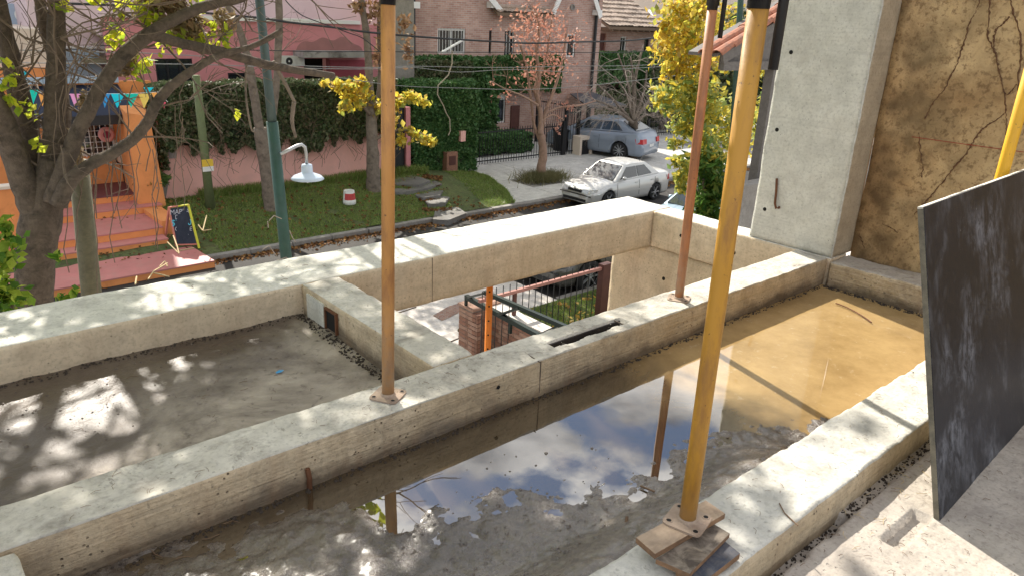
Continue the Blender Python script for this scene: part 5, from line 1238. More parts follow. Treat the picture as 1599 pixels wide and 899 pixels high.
    for sgn in (-1, 1):
        bl, br, tr_, tl_ = (xa, sgn * yb, zl0), (xd, sgn * yb * .97, zl1), (xc, sgn * yr, zr - .03), (xb, sgn * yr, zr - .03)
        inset(bl, br, tr_, tl_, .11, .485, .10, .86, .022, 'front_side_window', M['cglass'])
        inset(bl, br, tr_, tl_, .515, .83, .10, .86, .022, 'rear_side_window', M['cglass'])
        for dx in ((xa + .12), (xa + xd) / 2 + .02, xd - .35):
            MB().tube([(dx, sgn * (hw * .972), .86), (dx, sgn * (hw + .001), .62), (dx + .01, sgn * (hw - .003), .34)], .006, 4).build('door_seam', M['seam'], t, local=True)
        for dx in ((xa + xd) / 2 - .12, xd - .5): MB().box(dx - .09, dx + .05, sgn * hw * .985 - .012, sgn * hw * .985 + .012, .76, .79).build('door_handle', pm, t, local=True)
        y_ = sgn * (yb + .09); MB().lathe((xa + .42, y_, zl0 + .10), [(.001, -.06), (.06, -.045), (.075, 0), (.06, .05), (.001, .06)], 10).build('wing_mirror', pm, t, local=True, smooth=True)
        MB().box(.75 + .8, 3.1, sgn * hw - .006, sgn * hw + .010, .50, .535).build('side_moulding', pm, t, local=True)
        hl = MB(); hl.hexa([(-.005, sgn * hw * .36, .55), (.02, sgn * hw * .66, .55), (.26, sgn * hw * .90, .60), (.24, sgn * hw * .40, .60)][::(1 if sgn > 0 else -1)], [(.05, sgn * hw * .36, .675), (.08, sgn * hw * .66, .68), (.30, sgn * hw * .90, .715), (.28, sgn * hw * .40, .725)][::(1 if sgn > 0 else -1)]); hl.build('headlight', M['lamp'], t, local=True)
        x_ = L - .16; tlm = MB(); tlm.hexa([(x_ - .1, sgn * hw * .96, .66), (L - .015, sgn * hw * .84, .66), (L + .006, sgn * hw * .52, .66), (x_ - .1, sgn * hw * .52, .66)][::(1 if sgn > 0 else -1)], [(x_ - .16, sgn * hw * .955, .84), (L - .05, sgn * hw * .83, .84), (L - .02, sgn * hw * .50, .84), (x_ - .1, sgn * hw * .5, .84)][::(1 if sgn > 0 else -1)]); tlm.build('tail_light', M['redlens'], t, local=True)
    MB().box(-.012, .1, -.30, .30, .565, .655).build('grille', M['trim'], t, local=True)
    MB().box(-.008, .1, -.52, .52, .27, .36).build('air_intake', M['trim'], t, local=True)
    MB().box(-.018, .1, -.19, .19, .385, .47).build('number_plate', M['numplate'], t, local=True)
    MB().box(L - .1, L + .012, -.19, .19, .52, .62).build('number_plate', M['numplate'], t, local=True)
    MB().tube([(.04, -.70, .47), (-.012, -.45, .50), (-.022, 0, .505), (-.012, .45, .50), (.04, .70, .47)], .018, 6).build('bumper_strip', M['trim'], t, local=True)
    MB().box(.35, L - .35, -hw * .82, hw * .82, .17, .42).build('underside', M['seam'], t, local=True)
    for sgn in (-1, 1):
        for c in wb:
            y_ = sgn * (hw - .10); wp = MB(); wp.lathe((c, y_, wr), [(wr - .10, -.09), (wr - .02, -.10), (wr, -.07), (wr, .07), (wr - .02, .10), (wr - .10, .09)], 28, axis='Y'); ty = wp.build('tyre', M['tyre'], t, local=True, smooth=True)
            rb_ = MB(); rb_.lathe((c, y_ + sgn * .03, wr), [(.001, 0), (wr - .10, 0), (wr - .095, sgn * .06), (wr - .085, sgn * .06)], 24, axis='Y'); rm = rb_.build('rim', M['trim'], t, local=True)
            sp = MB()
            for k in range(rimspokes):
                a_ = 6.283 * k / rimspokes; sp.bar((c + .03 * math.cos(a_), y_ + sgn * .07, wr + .03 * math.sin(a_)), (c + (wr - .085) * math.cos(a_), y_ + sgn * .075, wr + (wr - .085) * math.sin(a_)), .05, .02)
            sp.lathe((c, y_ + sgn * .08, wr), [(.001, 0), (.055, 0)], 12, axis='Y'); sp.lathe((c, y_ + sgn * .072, wr), [(wr - .105, 0), (wr - .08, 0)], 24, axis='Y'); sp.build('spokes', M['rim'], rm, local=True)
    return t
M['silverw'] = carpaint('pearl_silver', (.56, .55, .52)); M['silverb'] = carpaint('cool_silver', (.25, .29, .35)); M['darkcar'] = carpaint('graphite', (.10, .095, .085)); M['bluecar'] = carpaint('pale_blue', (.30, .40, .46))
# front of the car faces -X (local x grows to the rear)
c1_ = car('pale silver sedan parked at the far kerb, front to the left', (15.40, 14.66, -5.2), .02, M['silverw'], L=4.30, Wd=1.70, H=1.40); c1_.scale = (.87, .87, .87)
MB().tube([(2.75, -.45, 1.40), (3.05, -.47, 1.62)], .008, 5).build('aerial', M['iron'], c1_, local=True)
cr2 = at(905, 232, Z=-5.03)
bx = at(1001, 254, Z=-5.04); rz_ = math.radians(-76)
ofs = Matrix.Rotation(rz_, 3, 'Z') @ Vector((4.45, -.80, 0))
car('blue silver hatchback reversed out of the carport, rear to the street', (bx.x - ofs.x, bx.y - ofs.y, -5.04), rz_, M['silverb'], L=4.45, Wd=1.78, H=1.48, wb=(.85, 3.50), hatch=True, wr=.325, rimspokes=10)
q = at(908, 452, Z=-5.2); car('dark grey car on the near side of the street, its wheel seen through the fence', (q.x - .80, 10.28, -5.2), .0, M['darkcar'], L=4.2, H=1.30, hatch=False, wr=.33, rimspokes=7)
q = at(1047, 319, Y=11.35); car('pale blue car behind the rusty prop, only its mirror and windscreen visible', (q.x - 1.52, 10.5, -5.2), 0, M['bluecar'])

# ---- poles, lamp, cables
M['polegreen'] = plain('green_pole_paint', (.035, .085, .065), .5, .1, .2, 6, .1, dirt=.3, dirtc=(.10, .12, .11))
M['polegrey'] = plain('grey_green_pole', (.07, .10, .095), .5, .2, .2, 6, .1)
q0 = at(447, 403, Y=8.6); q1 = at(404, -10, Y=8.6); dq = (q1 - q0) / (q1.z - q0.z)
lp = thing('lamp_post', 'green steel lamp post with a curved arm and round white shade', 'lamp post', (q0.x, 8.6, -5.1))
G = lambda z: q0 + dq * (z - q0.z)
MB().tube([G(-5.1), G(-3.2), G(at(433, 190, Y=8.6).z)], [.075, .072, .068], 14).build('pole', M['polegreen'], lp, smooth=True)
MB().tube([G(at(433, 190, Y=8.6).z), G(-1.0), G(2.5)], [.056, .052, .045], 14).build('upper_pole', M['polegrey'], lp, smooth=True)
arm = [at(x_, y_, Y=8.6 - .1) for x_, y_ in ((438, 241), (452, 234), (464, 228), (471, 226), (476, 230), (478, 240), (479, 257))]
M['galv'] = plain('galvanised_steel', (.45, .46, .46), .35, .7, .1, 10)
MB().tube(arm, .020, 10).build('arm', M['galv'], lp, smooth=True)
cs = at(480, 275, Y=8.5); hs = at(480, 257, Y=8.5).z - cs.z
MB().lathe((cs.x, cs.y, cs.z), [(.001, hs + .01), (.062, hs), (.068, hs - .03), (.068, .05), (.085, .035), (.17, .0), (.205, -.035), (.20, -.04), (.12, -.02), (.001, -.01)], 28).build('lamp_shade', plain('blue_white_enamel', (.55, .64, .74), .3, 0, .04), lp, smooth=True)
MB().lathe((cs.x, cs.y, cs.z), [(.001, -.09), (.03, -.075), (.04, -.045), (.02, -.02)], 12).build('bulb', M['white'], lp, smooth=True)
def pole(label, pts, Y, r, mat, zb, name='wooden_post', cat='post', ztop=None):
    ps = [at(x_, y_, Y=Y) for x_, y_ in pts]; d_ = (ps[-1] - ps[0]) / (ps[-1].z - ps[0].z); b0 = ps[0] + d_ * (zb - ps[0].z)
    e_ = ps[-1] if ztop is None else ps[-1] + d_ * (ztop - ps[-1].z); return MB().tube([b0, (b0 + e_) / 2, e_], [r[0], (r[0] + r[1]) / 2, r[1]], 14).build(name, mat, smooth=True, label=label, cat=cat)
M['oldwood'] = woodmat('weathered_pole_wood', (.10, .10, .055), (.20, .17, .10), (.06, .05, .03), .4)
M['mosswood'] = woodmat('mossy_pole_wood', (.10, .14, .05), (.17, .19, .09), (.07, .08, .04), .3)
pole('thick weathered wooden post beside the big tree trunk', [(141, 440), (122, 250)], 8.2, (.105, .09), M['oldwood'], -5.1)
wp = pole('thin mossy green wooden post on the grass verge with a small yellow notice', [(331, 345), (306, 118)], 18.2, (.115, .085), M['mosswood'], -5.0)
q = at(324, 257, Y=18.05); mb = MB(); mb.box(q.x - .13, q.x + .13, 18.03, 18.045, q.z - .05, q.z + .12); mb.build('notice', plain('yellow_notice', (.72, .48, .05), .6), wp); MB().box(q.x - .13, q.x + .13, 18.03, 18.045, q.z - .17, q.z - .052).build('notice', M['white'], wp)
pole('dark green steel pole behind the yellow prop', [(1137, 330), (1156, 10)], 7.6, (.055, .05), M['polegreen'], -5.1, 'steel_pole', 'pole', 3)
def cable(label, pts, Y, r, nm='cable'):
    P_ = [at(x_, y_, Y=Y) for x_, y_ in pts]; out = []
    for i in range(len(P_) - 1):
        p0 = P_[max(i - 1, 0)]; p1 = P_[i]; p2 = P_[i + 1]; p3 = P_[min(i + 2, len(P_) - 1)]
        for s in range(8):
            t_ = s / 8; out.append(.5 * ((2 * p1) + (p2 - p0) * t_ + (2 * p0 - 5 * p1 + 4 * p2 - p3) * t_ * t_ + (3 * p1 - p0 - 3 * p2 + p3) * t_ ** 3))
    out.append(P_[-1]); return MB().tube(out, r, 6).build(nm, M['trim'], label=label, cat='cable')
cable('thickest black cable crossing the whole street from left to right', [(60, 5), (200, 10), (354, 24), (401, 28), (449, 35), (518, 43), (568, 50), (620, 55), (683, 60), (764, 65), (830, 68), (905, 66), (980, 64), (1033, 58), (1100, 51), (1160, 46)], 12.5, .020)
cable('thin black cable just under the thickest one, passing the pink canopy', [(140, 70), (240, 76), (407, 79), (500, 81), (580, 81), (700, 82), (830, 82), (980, 82), (1060, 74), (1130, 66)], 13.0, .009)
M['greycable'] = plain('grey_cable', (.22, .22, .21), .5)
for lab, pts, Y_ in (('pale grey cable sagging over the ivy, upper of two', [(0, 78), (160, 82), (240, 84), (365, 92), (468, 103), (596, 106), (647, 104), (775, 106), (880, 104), (980, 103), (1050, 100)], 13.4),
                     ('pale grey cable sagging over the ivy, lower of two', [(0, 98), (160, 100), (300, 101), (420, 105), (520, 108), (600, 108), (647, 106), (715, 113), (800, 109), (900, 112), (1040, 104)], 13.6),
                     ('lowest thin cable across the climber of the brick house', [(520, 120), (620, 134), (719, 138), (830, 140), (940, 132), (1060, 118)], 13.8)):
    o = cable(lab, pts, Y_, .008); o.data.materials.clear(); o.data.materials.append(M['greycable'])
cable('looping black wire hanging down to the thick cable from the top edge', [(440, -8), (452, 8), (471, 24), (495, 34), (518, 42), (545, 52), (566, 60), (592, 80)], 12.6, .009)
q0 = at(690, 82, Y=16); q1 = at(723, 63, Y=16); MB().tube([q0, q1], .03, 8).build('white_tube', M['white'], label='short slanting white tube in front of the barred window', cat='tube')

# neighbour's porch behind the yellow prop
NY = 7.0; pr = thing('neighbour_porch', 'porch with a clay tiled roof edge and grey timber behind the yellow prop', 'porch', (12, NY, -5.1))
e0 = at(1126, 84, Y=NY); e1 = at(1228, 22, Y=NY); sl_ = (e1.z - e0.z) / (e1.x - e0.x); bz = at(1125, 110, Y=NY).z
M['greywood'] = woodmat('grey_timber', (.10, .09, .08), (.20, .18, .165), (.06, .05, .045), .4)
xe = 15.5; ztop = lambda x: e0.z + sl_ * (x - e0.x)
MB().hexa([(e0.x + .15, NY + .05, bz), (xe, NY + .05, bz), (xe, NY + .12, bz), (e0.x + .15, NY + .12, bz)], [(e0.x + .15, NY + .05, ztop(e0.x) - .02), (xe, NY + .05, ztop(xe) - .05), (xe, NY + .12, ztop(xe) - .05), (e0.x + .15, NY + .12, ztop(e0.x) - .02)]).build('gable_board', M['greywood'], pr)
MB().box(e0.x + .1, xe, NY - .02, NY + .048, bz - .01, bz + .13).build('tie_beam', M['greywood'], pr)
MB().bar((e0.x, NY - .03, ztop(e0.x) - .08), (xe, NY - .03, ztop(xe) - .08), .05, .16).build('rake_board', M['greywood'], pr)
MB().hexa([(e0.x - .1, NY, ztop(e0.x) - .05), (xe, NY, ztop(xe) - .05), (xe, NY + .55, ztop(xe) - .05), (e0.x - .1, NY + .55, ztop(e0.x) - .05)], [(e0.x - .1, NY, ztop(e0.x)), (xe, NY, ztop(xe)), (xe, NY + .55, ztop(xe)), (e0.x - .1, NY + .55, ztop(e0.x))]).build('roof_deck', M['greywood'], pr)
tp_ = MB(); 
for s in range(7):
    a0 = math.pi * s / 6; 
vs = []; 
for e_ in (0, .40):
    for s in range(7):
        a0 = math.pi * s / 6; r_t = .115 if e_ == 0 else .095; vs.append((e_, -r_t * math.cos(a0), r_t * math.sin(a0) * .7))
    for s in range(6, -1, -1):
        a0 = math.pi * s / 6; r_t = (.115 if e_ == 0 else .095) - .015; vs.append((e_, -r_t * math.cos(a0), r_t * math.sin(a0) * .7))
fs = [(i, (i + 1) % 14, 14 + (i + 1) % 14, 14 + i) for i in range(14)] + [tuple(range(14))[::-1], tuple(range(14, 28))]
tp_.add(vs, fs); t0_ = None; ang = -math.atan(sl_)
for j in range(2):
    for k in range(9):
        if t0_ is None: o = t0_ = tp_.build('roof_tile', M['claytile'], pr, local=True, smooth=False)
        else: o = t0_.copy(); COL.objects.link(o)
        x = e0.x - .15 + k * .34; y = NY - .02 + j * .235
        o.location = Vector((x, y, ztop(x) + .035 + .02 * k % .02)) - abs_org(pr); o.rotation_euler = (0, ang - .05, rr(-.02, .02))
for px in (1190,):
    q = at(px, 200, Y=NY + .1); MB().box(q.x - .085, q.x + .085, NY, NY + .17, -5.1, bz - .012).build('timber_post', M['greywood'], pr)
q = at(1204, 250, Y=NY + .6); MB().box(q.x - .09, q.x + .12, NY + .5, NY + .75, -5.1, bz).build('rendered_post', M['kerb'], pr)
q = at(1163, 296, Y=NY - .4); mb = MB(); mb.box(q.x - .2, q.x + 3, NY - .5, NY - .25, -5.1, at(1165, 291, Y=NY - .5).z); mb.build('low_wall', M['kerb'], label='low grey block wall of the neighbour right of the green bush', cat='wall')
# ================================================================== trees and bushes
M['bark'] = plain('grey_brown_bark', (.12, .092, .070), .95, 0, .4, 18, 1.0, dirt=.8, dirtc=(.035, .028, .022), dscale=9)
M['palebark'] = plain('mottled_pale_bark', (.20, .16, .125), .95, 0, .25, 10, .6, dirt=.7, dirtc=(.07, .055, .045), dscale=6)
M['redbark'] = plain('smooth_tan_bark', (.30, .19, .135), .8, 0, .2, 8, .3, dirt=.4, dirtc=(.14, .09, .065), dscale=4)
M['twigs'] = plain('twig_bark', (.16, .12, .09), .9, 0, .2, 20)
M['paletwig'] = plain('pale_twigs', (.36, .30, .25), .9, 0, .15, 20)
M['ygleaf'] = leafmat('yellow_green_leaves', [(.35, .50, .04), (.62, .68, .05), (.78, .74, .06), (.20, .32, .04), (.55, .52, .08)], .6)
M['yleaf'] = leafmat('autumn_yellow_leaves', [(.82, .64, .06), (.86, .72, .14), (.62, .40, .07), (.85, .66, .07), (.42, .48, .09), (.48, .30, .08), (.30, .38, .09)], .62)
M['gyleaf'] = leafmat('green_yellow_leaves', [(.20, .30, .06), (.80, .62, .07), (.32, .42, .14), (.86, .66, .10), (.16, .26, .07), (.50, .55, .25)], .55)
M['gleaf'] = leafmat('green_leaves', [(.04, .11, .02), (.08, .18, .03), (.14, .24, .05), (.30, .34, .06)], .4)
M['rleaf'] = leafmat('salmon_leaves', [(.60, .28, .20), (.48, .21, .15), (.66, .36, .26), (.38, .19, .14)], .35)
M['dryleaf'] = leafmat('dry_seed_tassels', [(.32, .24, .13), (.42, .34, .20), (.24, .16, .09), (.36, .24, .12)], .3)
def ppoly(pts, Y, jit=0, seed=0, sub=5):
    """(px, py, width px[, dY]) -> smooth points and radii"""
    P_ = []; Rr = []
    for p in pts:
        y = Y + (p[3] if len(p) > 3 else 0); q = at(p[0], p[1], Y=y); P_.append(q); Rr.append(p[2] / 2 / F_PX * q.dot(FWD) * 1.02)
    out = []; rad = []; rs = random.Random(seed)
    for i in range(len(P_) - 1):
        p0 = P_[max(i - 1, 0)]; p1 = P_[i]; p2 = P_[i + 1]; p3 = P_[min(i + 2, len(P_) - 1)]
        for s in range(sub):
            t_ = s / sub; v = .5 * ((2 * p1) + (p2 - p0) * t_ + (2 * p0 - 5 * p1 + 4 * p2 - p3) * t_ * t_ + (3 * p1 - p0 - 3 * p2 + p3) * t_ ** 3); r = Rr[i] * (1 - t_) + Rr[i + 1] * t_
            out.append(v + Vector((rs.uniform(-1, 1), rs.uniform(-1, 1), rs.uniform(-1, 1))) * r * jit); rad.append(r * (1 + rs.uniform(-1, 1) * jit * .8))
    out.append(P_[-1]); rad.append(Rr[-1]); return out, rad
def limb(name, pts, Y, mat, parent, seed=0, n=14, jit=.06):
    p, r = ppoly(pts, Y, jit, seed); o = MB().tube(p, r, n).build(name, mat, parent, smooth=True); return p, r
def grow(mb, p, d, L, r, depth, tips, rs, spread=.7, up=.1, kids_=3, shrink=.68):
    pts = [p]; cur = p; dd = d.normalized()
    for s in range(3):
        dd = (dd + Vector((rs.uniform(-1, 1), rs.uniform(-1, 1), rs.uniform(-1, 1))) * .18 + Vector((0, 0, up * .25))).normalized(); cur = cur + dd * L / 3; pts.append(cur)
    mb.tube(pts, [r, r * .88, r * .76, r * .62], 5 if r < .02 else 8, cap=False)
    if depth == 0: tips.append((cur, dd)); return
    for k in range(kids_):
        nd = (dd + Vector((rs.uniform(-1, 1), rs.uniform(-1, 1), rs.uniform(-1, 1))) * spread).normalized()
        b = pts[-1] if k == 0 else pts[rs.randrange(1, 4)]; grow(mb, b, nd, L * shrink * rs.uniform(.75, 1.15), r * .62 * (1 if k == 0 else .8), depth - 1, tips, rs, spread, up, kids_, shrink)
    if depth <= 1: tips.append((cur, dd))
def pxr(rpx, q): return rpx / F_PX * q.dot(FWD)
def cluster(px, py, rpx, Y, n, seed, ry=None):
    q = at(px, py, Y=Y); r = pxr(rpx, q); r2 = pxr(ry or rpx, q); 
    g = np.random.default_rng(seed + 999); return np.asarray(tuple(q)) + np.clip(g.normal(0, .52, (n, 3)), -1.3, 1.3) * np.array([r, r, r2])

# big tree at the left
BY = 7.5
bt = thing('street_tree', 'big forked tree with several dark trunks at the left edge', 'tree', (.9, BY, -5.1))
limb('trunk', [(40, 900, 70), (46, 640, 60), (52, 478, 52), (56, 400, 54), (64, 345, 58), (74, 295, 50), (84, 250, 34)], BY, M['bark'], bt, 1, 20, .03)
T = [('branch', [(60, 345, 44), (40, 290, 40), (20, 235, 36), (0, 180, 34), (-30, 110, 32), (-60, 40, 28)], 0, 2),
     ('branch', [(68, 320, 40), (56, 270, 36), (42, 210, 34), (30, 150, 30), (14, 80, 26), (0, 20, 24), (-12, -40, 22)], .25, 3),
     ('branch', [(86, 310, 40), (84, 240, 34), (85, 170, 28), (87, 110, 27), (88, 50, 25), (90, -10, 24), (92, -80, 22)], .05, 4),
     ('branch', [(92, 260, 26), (99, 200, 20), (96, 140, 18), (84, 90, 18), (70, 45, 17), (62, 0, 16), (58, -60, 14)], .4, 5),
     ('branch', [(84, 315, 30), (98, 270, 25), (118, 215, 23), (140, 170, 22), (165, 125, 22), (195, 85, 22), (232, 55, 21), (270, 32, 18), (310, 14, 16), (345, 4, 15), (380, -4, 14), (430, -30, 12)], -.2, 6),
     ('branch', [(232, 52, 20), (262, 62, 16), (300, 72, 15), (340, 80, 15), (375, 90, 14), (410, 100, 14), (450, 108, 12), (490, 114, 11), (521, 119, 10)], -.2, 7),
     ('branch', [(92, 320, 26), (108, 285, 22), (140, 258, 18), (175, 240, 18), (205, 220, 17), (228, 195, 17), (243, 165, 16), (262, 140, 15), (290, 118, 13), (320, 98, 12), (352, 84, 10), (390, 74, 8), (420, 60, 9), (440, 48, 8)], -.35, 8)]
brs = []
for nm, pts, dy, sd_ in T: brs.append(limb(nm, pts, BY + dy, M['bark'], bt, sd_, 14, .05))
limb('branch', [(426, 96, 6), (445, 130, 6), (461, 162, 5)], BY - .2, M['palebark'], bt, 9, 8); limb('branch', [(459, 160, 7), (456, 190, 6), (462, 215, 4)], BY - .2, M['palebark'], bt, 10, 8)
limb('branch', [(385, 95, 3), (384, 150, 3), (392, 200, 3), (398, 206, 2)], BY - .2, M['palebark'], bt, 11, 6)
mb = MB(); rs = random.Random(5); tips = []
src = [(px_, py_) for px_, py_ in ((20, 150), (40, 60), (75, 20), (88, 90), (100, 160), (95, 60), (130, 180), (160, 130), (200, 80), (240, 50), (280, 66), (240, 170), (150, 250), (210, 215), (330, 78), (60, 260), (110, 230), (90, 200), (50, 100), (120, 100), (160, 40), (300, 20), (230, 20), (350, 0))]
for px_, py_ in src:
    p_ = at(px_, py_, Y=BY + rs.uniform(-.2, .3))
    for k in range(2): grow(mb, p_, Vector((rs.uniform(-1, 1), rs.uniform(-.6, .6), rs.uniform(-.6, .9))), rs.uniform(.35, .6), .011, 2, tips, rs, .8, 0, 3, .72)
for k in range(26):     # hanging vines
    x_ = rs.choice((148, 150, 165, 175, 200, 215, 232, 240, 250, 120, 100, 92, 140, 185, 262, 280)) + rs.uniform(-6, 6); y_ = rs.uniform(120, 260); L_ = rs.uniform(60, 210)
    pts = [at(x_ + rs.uniform(-6, 6), y_ + L_ * s / 5, Y=BY - .25 + .03 * s) for s in range(6)]; mb.tube(pts, .0045, 4, cap=False)
mb.build('twigs', M['twigs'], bt, kind='stuff')
C_ = []
for i, (px_, py_, r_p, n) in enumerate(((150, 4, 9, 10), (178, 50, 12, 16), (172, 66, 12, 16), (205, 80, 14, 14), (222, 12, 16, 22), (238, 30, 14, 22), (215, 108, 16, 24), (228, 97, 10, 14), (290, 62, 12, 14), (318, 62, 12, 16), (333, 42, 8, 8), (345, 70, 14, 16), (195, 5, 20, 24), (310, 15, 14, 16),
                                          (10, 128, 14, 16), (30, 165, 14, 18), (50, 180, 10, 8), (58, 228, 12, 10), (98, 6, 12, 8), (355, 52, 10, 10), (262, 70, 18, 20), (5, 95, 10, 10), (372, 175, 6, 7))):
    C_.append(cluster(px_, py_, r_p, BY - .1, n, i))
v, f = leaf_arr(np.concatenate(C_), .055, 0, 1.5, 3); npmesh('foliage', v, f, M['ygleaf'], bt, kind='stuff')
C_ = [cluster(px_, py_, r_p, BY, n, 50 + i, ry) for i, (px_, py_, r_p, n, ry) in enumerate(((240, 10, 22, 260, 26), (275, 8, 22, 300, 30), (300, 40, 18, 200, 18), (200, 95, 12, 80, 16), (285, 45, 18, 120, 16), (120, 240, 8, 90, 26), (132, 160, 6, 60, 16), (190, 110, 10, 60, 12), (350, 35, 14, 80, 16)))]
v, f = leaf_arr(np.concatenate(C_), .04, 0, 2.4, 4); npmesh('dry_seed_tassels', v, f, M['dryleaf'], bt, kind='stuff')
# its crown continues above the picture and dapples the beams
r = np.random.default_rng(77); ncl = 430; cc = []; mb = MB(); rs = random.Random(8)
while len(cc) < ncl:
    gx = r.uniform(-3.4, 3.1); gy = r.uniform(-.6, 5.0); h = r.uniform(1.9, 5.8)
    if h < (gx - .5) / .66 + .4: continue
    if gx > 3.0 - max(0, gy - 2.5) * .75 - (1.0 if gy < 1.15 else 0): continue
    if gy < 1.2 and gx > 1.0 and r.random() < .4: continue
    if gx > .8 and gy > 3.7 and r.random() < .5: continue
    if fbm([[gx * 1.5, gy * 1.9, 3.3]], 88, 3)[0] > .16 + (.12 if gx > 1.2 and 1.2 < gy < 2.2 else 0): continue
    cc.append((gx + .28 * h, gy + 1.10 * h, h - 1.5))
cl = np.concatenate([blob(c, (.30, .30, .2), int(r.integers(14, 38)), k) for k, c in enumerate(cc)])
v, f = leaf_arr(cl, .11, .3, 1.35, 5); npmesh('crown', v, f, M['ygleaf'], bt, kind='stuff')
for k, (px_, py_, ex) in enumerate(((92, -80, (.6, 6.2, 2.6)), (-12, -40, (-1.6, 6.5, 2.6)), (430, -30, (3.4, 6.6, 2.2)), (58, -60, (1.6, 5.0, 3.0)), (380, -10, (2.6, 5.2, 2.4)))):
    p_ = at(px_, py_, Y=BY); e_ = Vector(ex); m_ = (p_ + e_) / 2 + Vector((.2, .1, .25)); MB().tube([p_, m_, e_], [.07, .05, .03], 8).build('branch', M['bark'], bt, smooth=True)
    for j in range(14): grow(mb, p_.lerp(e_, rs.random()), Vector((rs.uniform(-1, 1), rs.uniform(-1, 1), rs.uniform(-.2, 1))), .7, .016, 2, tips, rs, .7, .1, 3, .75)
mb.build('crown_twigs', M['twigs'], bt, kind='stuff')
# bright bush at the bottom left behind the wide beam
q = at(8, 430, Y=6.6); bs_ = thing('bush', 'bright yellow green bush at the left edge below the tree', 'bush', (q.x, q.y, -5.1))
MB().tube([(q.x, q.y, -5.1), (q.x + .05, q.y, -3.5), (q.x, q.y, -2.2)], [.03, .02, .01], 6).build('stem', M['twigs'], bs_)
C_ = [cluster(px_, py_, r_p, 6.6, n, 90 + i) for i, (px_, py_, r_p, n) in enumerate(((4, 400, 22, 60), (8, 460, 26, 110), (-20, 430, 40, 120), (20, 372, 14, 22), (2, 355, 12, 16), (88, 402, 8, 8), (-10, 490, 30, 90), (112, 460, 9, 12), (95, 466, 9, 12)))]
v, f = leaf_arr(np.concatenate(C_), .06, 0, 1.6, 6); npmesh('foliage', v, f, leafmat('bright_leaves', [(.20, .34, .03), (.40, .48, .06), (.10, .22, .02), (.06, .14, .02)], .5), bs_, kind='stuff')

# slim mottled tree on the verge
t2_ = thing('slim_tree', 'slim mottled grey tree with two stems beside the green lamp post', 'tree', tuple(at(426, 340, Y=17.6)))
limb('trunk', [(428, 352, 26), (423, 320, 22), (418, 280, 20), (412, 240, 20), (406, 200, 19)], 17.6, M['palebark'], t2_, 21, 12)
limb('stem', [(407, 215, 14), (400, 170, 13), (393, 125, 13), (386, 90, 12), (379, 65, 11), (371, 40, 10), (362, 20, 9), (340, -10, 7)], 17.6, M['palebark'], t2_, 22, 10)
limb('stem', [(413, 225, 12), (425, 185, 11), (431, 140, 10), (434, 90, 11), (436, 40, 11), (435, -15, 10)], 17.7, M['palebark'], t2_, 23, 10)
mb = MB(); tips = []; rs = random.Random(31)
for px_, py_ in ((393, 130), (379, 66), (434, 90), (436, 30), (370, 40), (428, 160), (386, 100), (436, 5)): grow(mb, at(px_, py_, Y=17.6), Vector((rs.uniform(-1, 1), rs.uniform(-.4, .4), rs.uniform(-.2, 1))), .8, .014, 3, tips, rs, .8, 0, 3, .7)
mb.build('twigs', M['twigs'], t2_, kind='stuff')
# tree with yellow leaf sprays behind the first prop
t3_ = thing('slim_tree', 'slim lichen spotted tree with sprays of bright yellow leaves behind the leftmost prop', 'tree', tuple(at(583, 308, Y=18.0)))
limb('trunk', [(585, 312, 28), (583, 285, 22), (582, 240, 19), (580, 190, 17), (578, 150, 14)], 18.0, M['palebark'], t3_, 24, 12)
limb('stem', [(578, 160, 13), (576, 110, 12), (573, 60, 11), (567, 20, 10), (562, -20, 10)], 18.0, M['palebark'], t3_, 25, 10)
limb('stem', [(582, 200, 9), (592, 150, 8), (594, 100, 8), (592, 40, 7), (596, -10, 6)], 18.1, M['palebark'], t3_, 26, 10)
limb('branch', [(578, 180, 6), (560, 160, 5), (540, 145, 4), (505, 128, 3)], 17.9, M['twigs'], t3_, 27, 8); limb('branch', [(583, 220, 6), (610, 205, 5), (640, 205, 4), (676, 216, 3)], 17.9, M['twigs'], t3_, 28, 8)
limb('branch', [(582, 170, 5), (610, 155, 4), (640, 150, 4), (668, 158, 3)], 17.9, M['twigs'], t3_, 29, 8)
C_ = [cluster(px_, py_, r_p, 17.8, n, 120 + i, ry) for i, (px_, py_, r_p, n, ry) in enumerate(((508, 130, 7, 22, 6), (528, 134, 9, 40, 8), (548, 142, 15, 110, 14), (566, 130, 11, 60, 9), (540, 164, 12, 60, 10), (560, 160, 12, 70, 12), (572, 150, 8, 30, 14), (607, 150, 8, 30, 12), (622, 162, 12, 60, 12), (642, 150, 12, 60, 9), (662, 158, 10, 36, 8), (592, 168, 10, 40, 14), (612, 190, 12, 50, 12), (640, 208, 15, 70, 9), (662, 216, 11, 44, 8), (675, 222, 6, 16, 5), (626, 222, 9, 30, 8), (603, 176, 10, 30, 18)))]
v, f = leaf_arr(np.concatenate(C_), .12, 0, 1.5, 7); npmesh('foliage', v, f, M['yleaf'], t3_, kind='stuff')
C_ = [cluster(px_, py_, r_p, 18.0, n, 150 + i, ry) for i, (px_, py_, r_p, n, ry) in enumerate(((585, 20, 16, 120, 22), (600, 60, 14, 90, 24), (637, 80, 10, 60, 22), (632, 40, 12, 60, 16), (590, 90, 12, 70, 20), (560, 10, 12, 50, 14)))]
v, f = leaf_arr(np.concatenate(C_), .09, 0, 1.7, 8); npmesh('dry_foliage', v, f, leafmat('dry_brown_leaves', [(.32, .17, .09), (.42, .27, .16), (.22, .12, .07)], .3), t3_, kind='stuff')

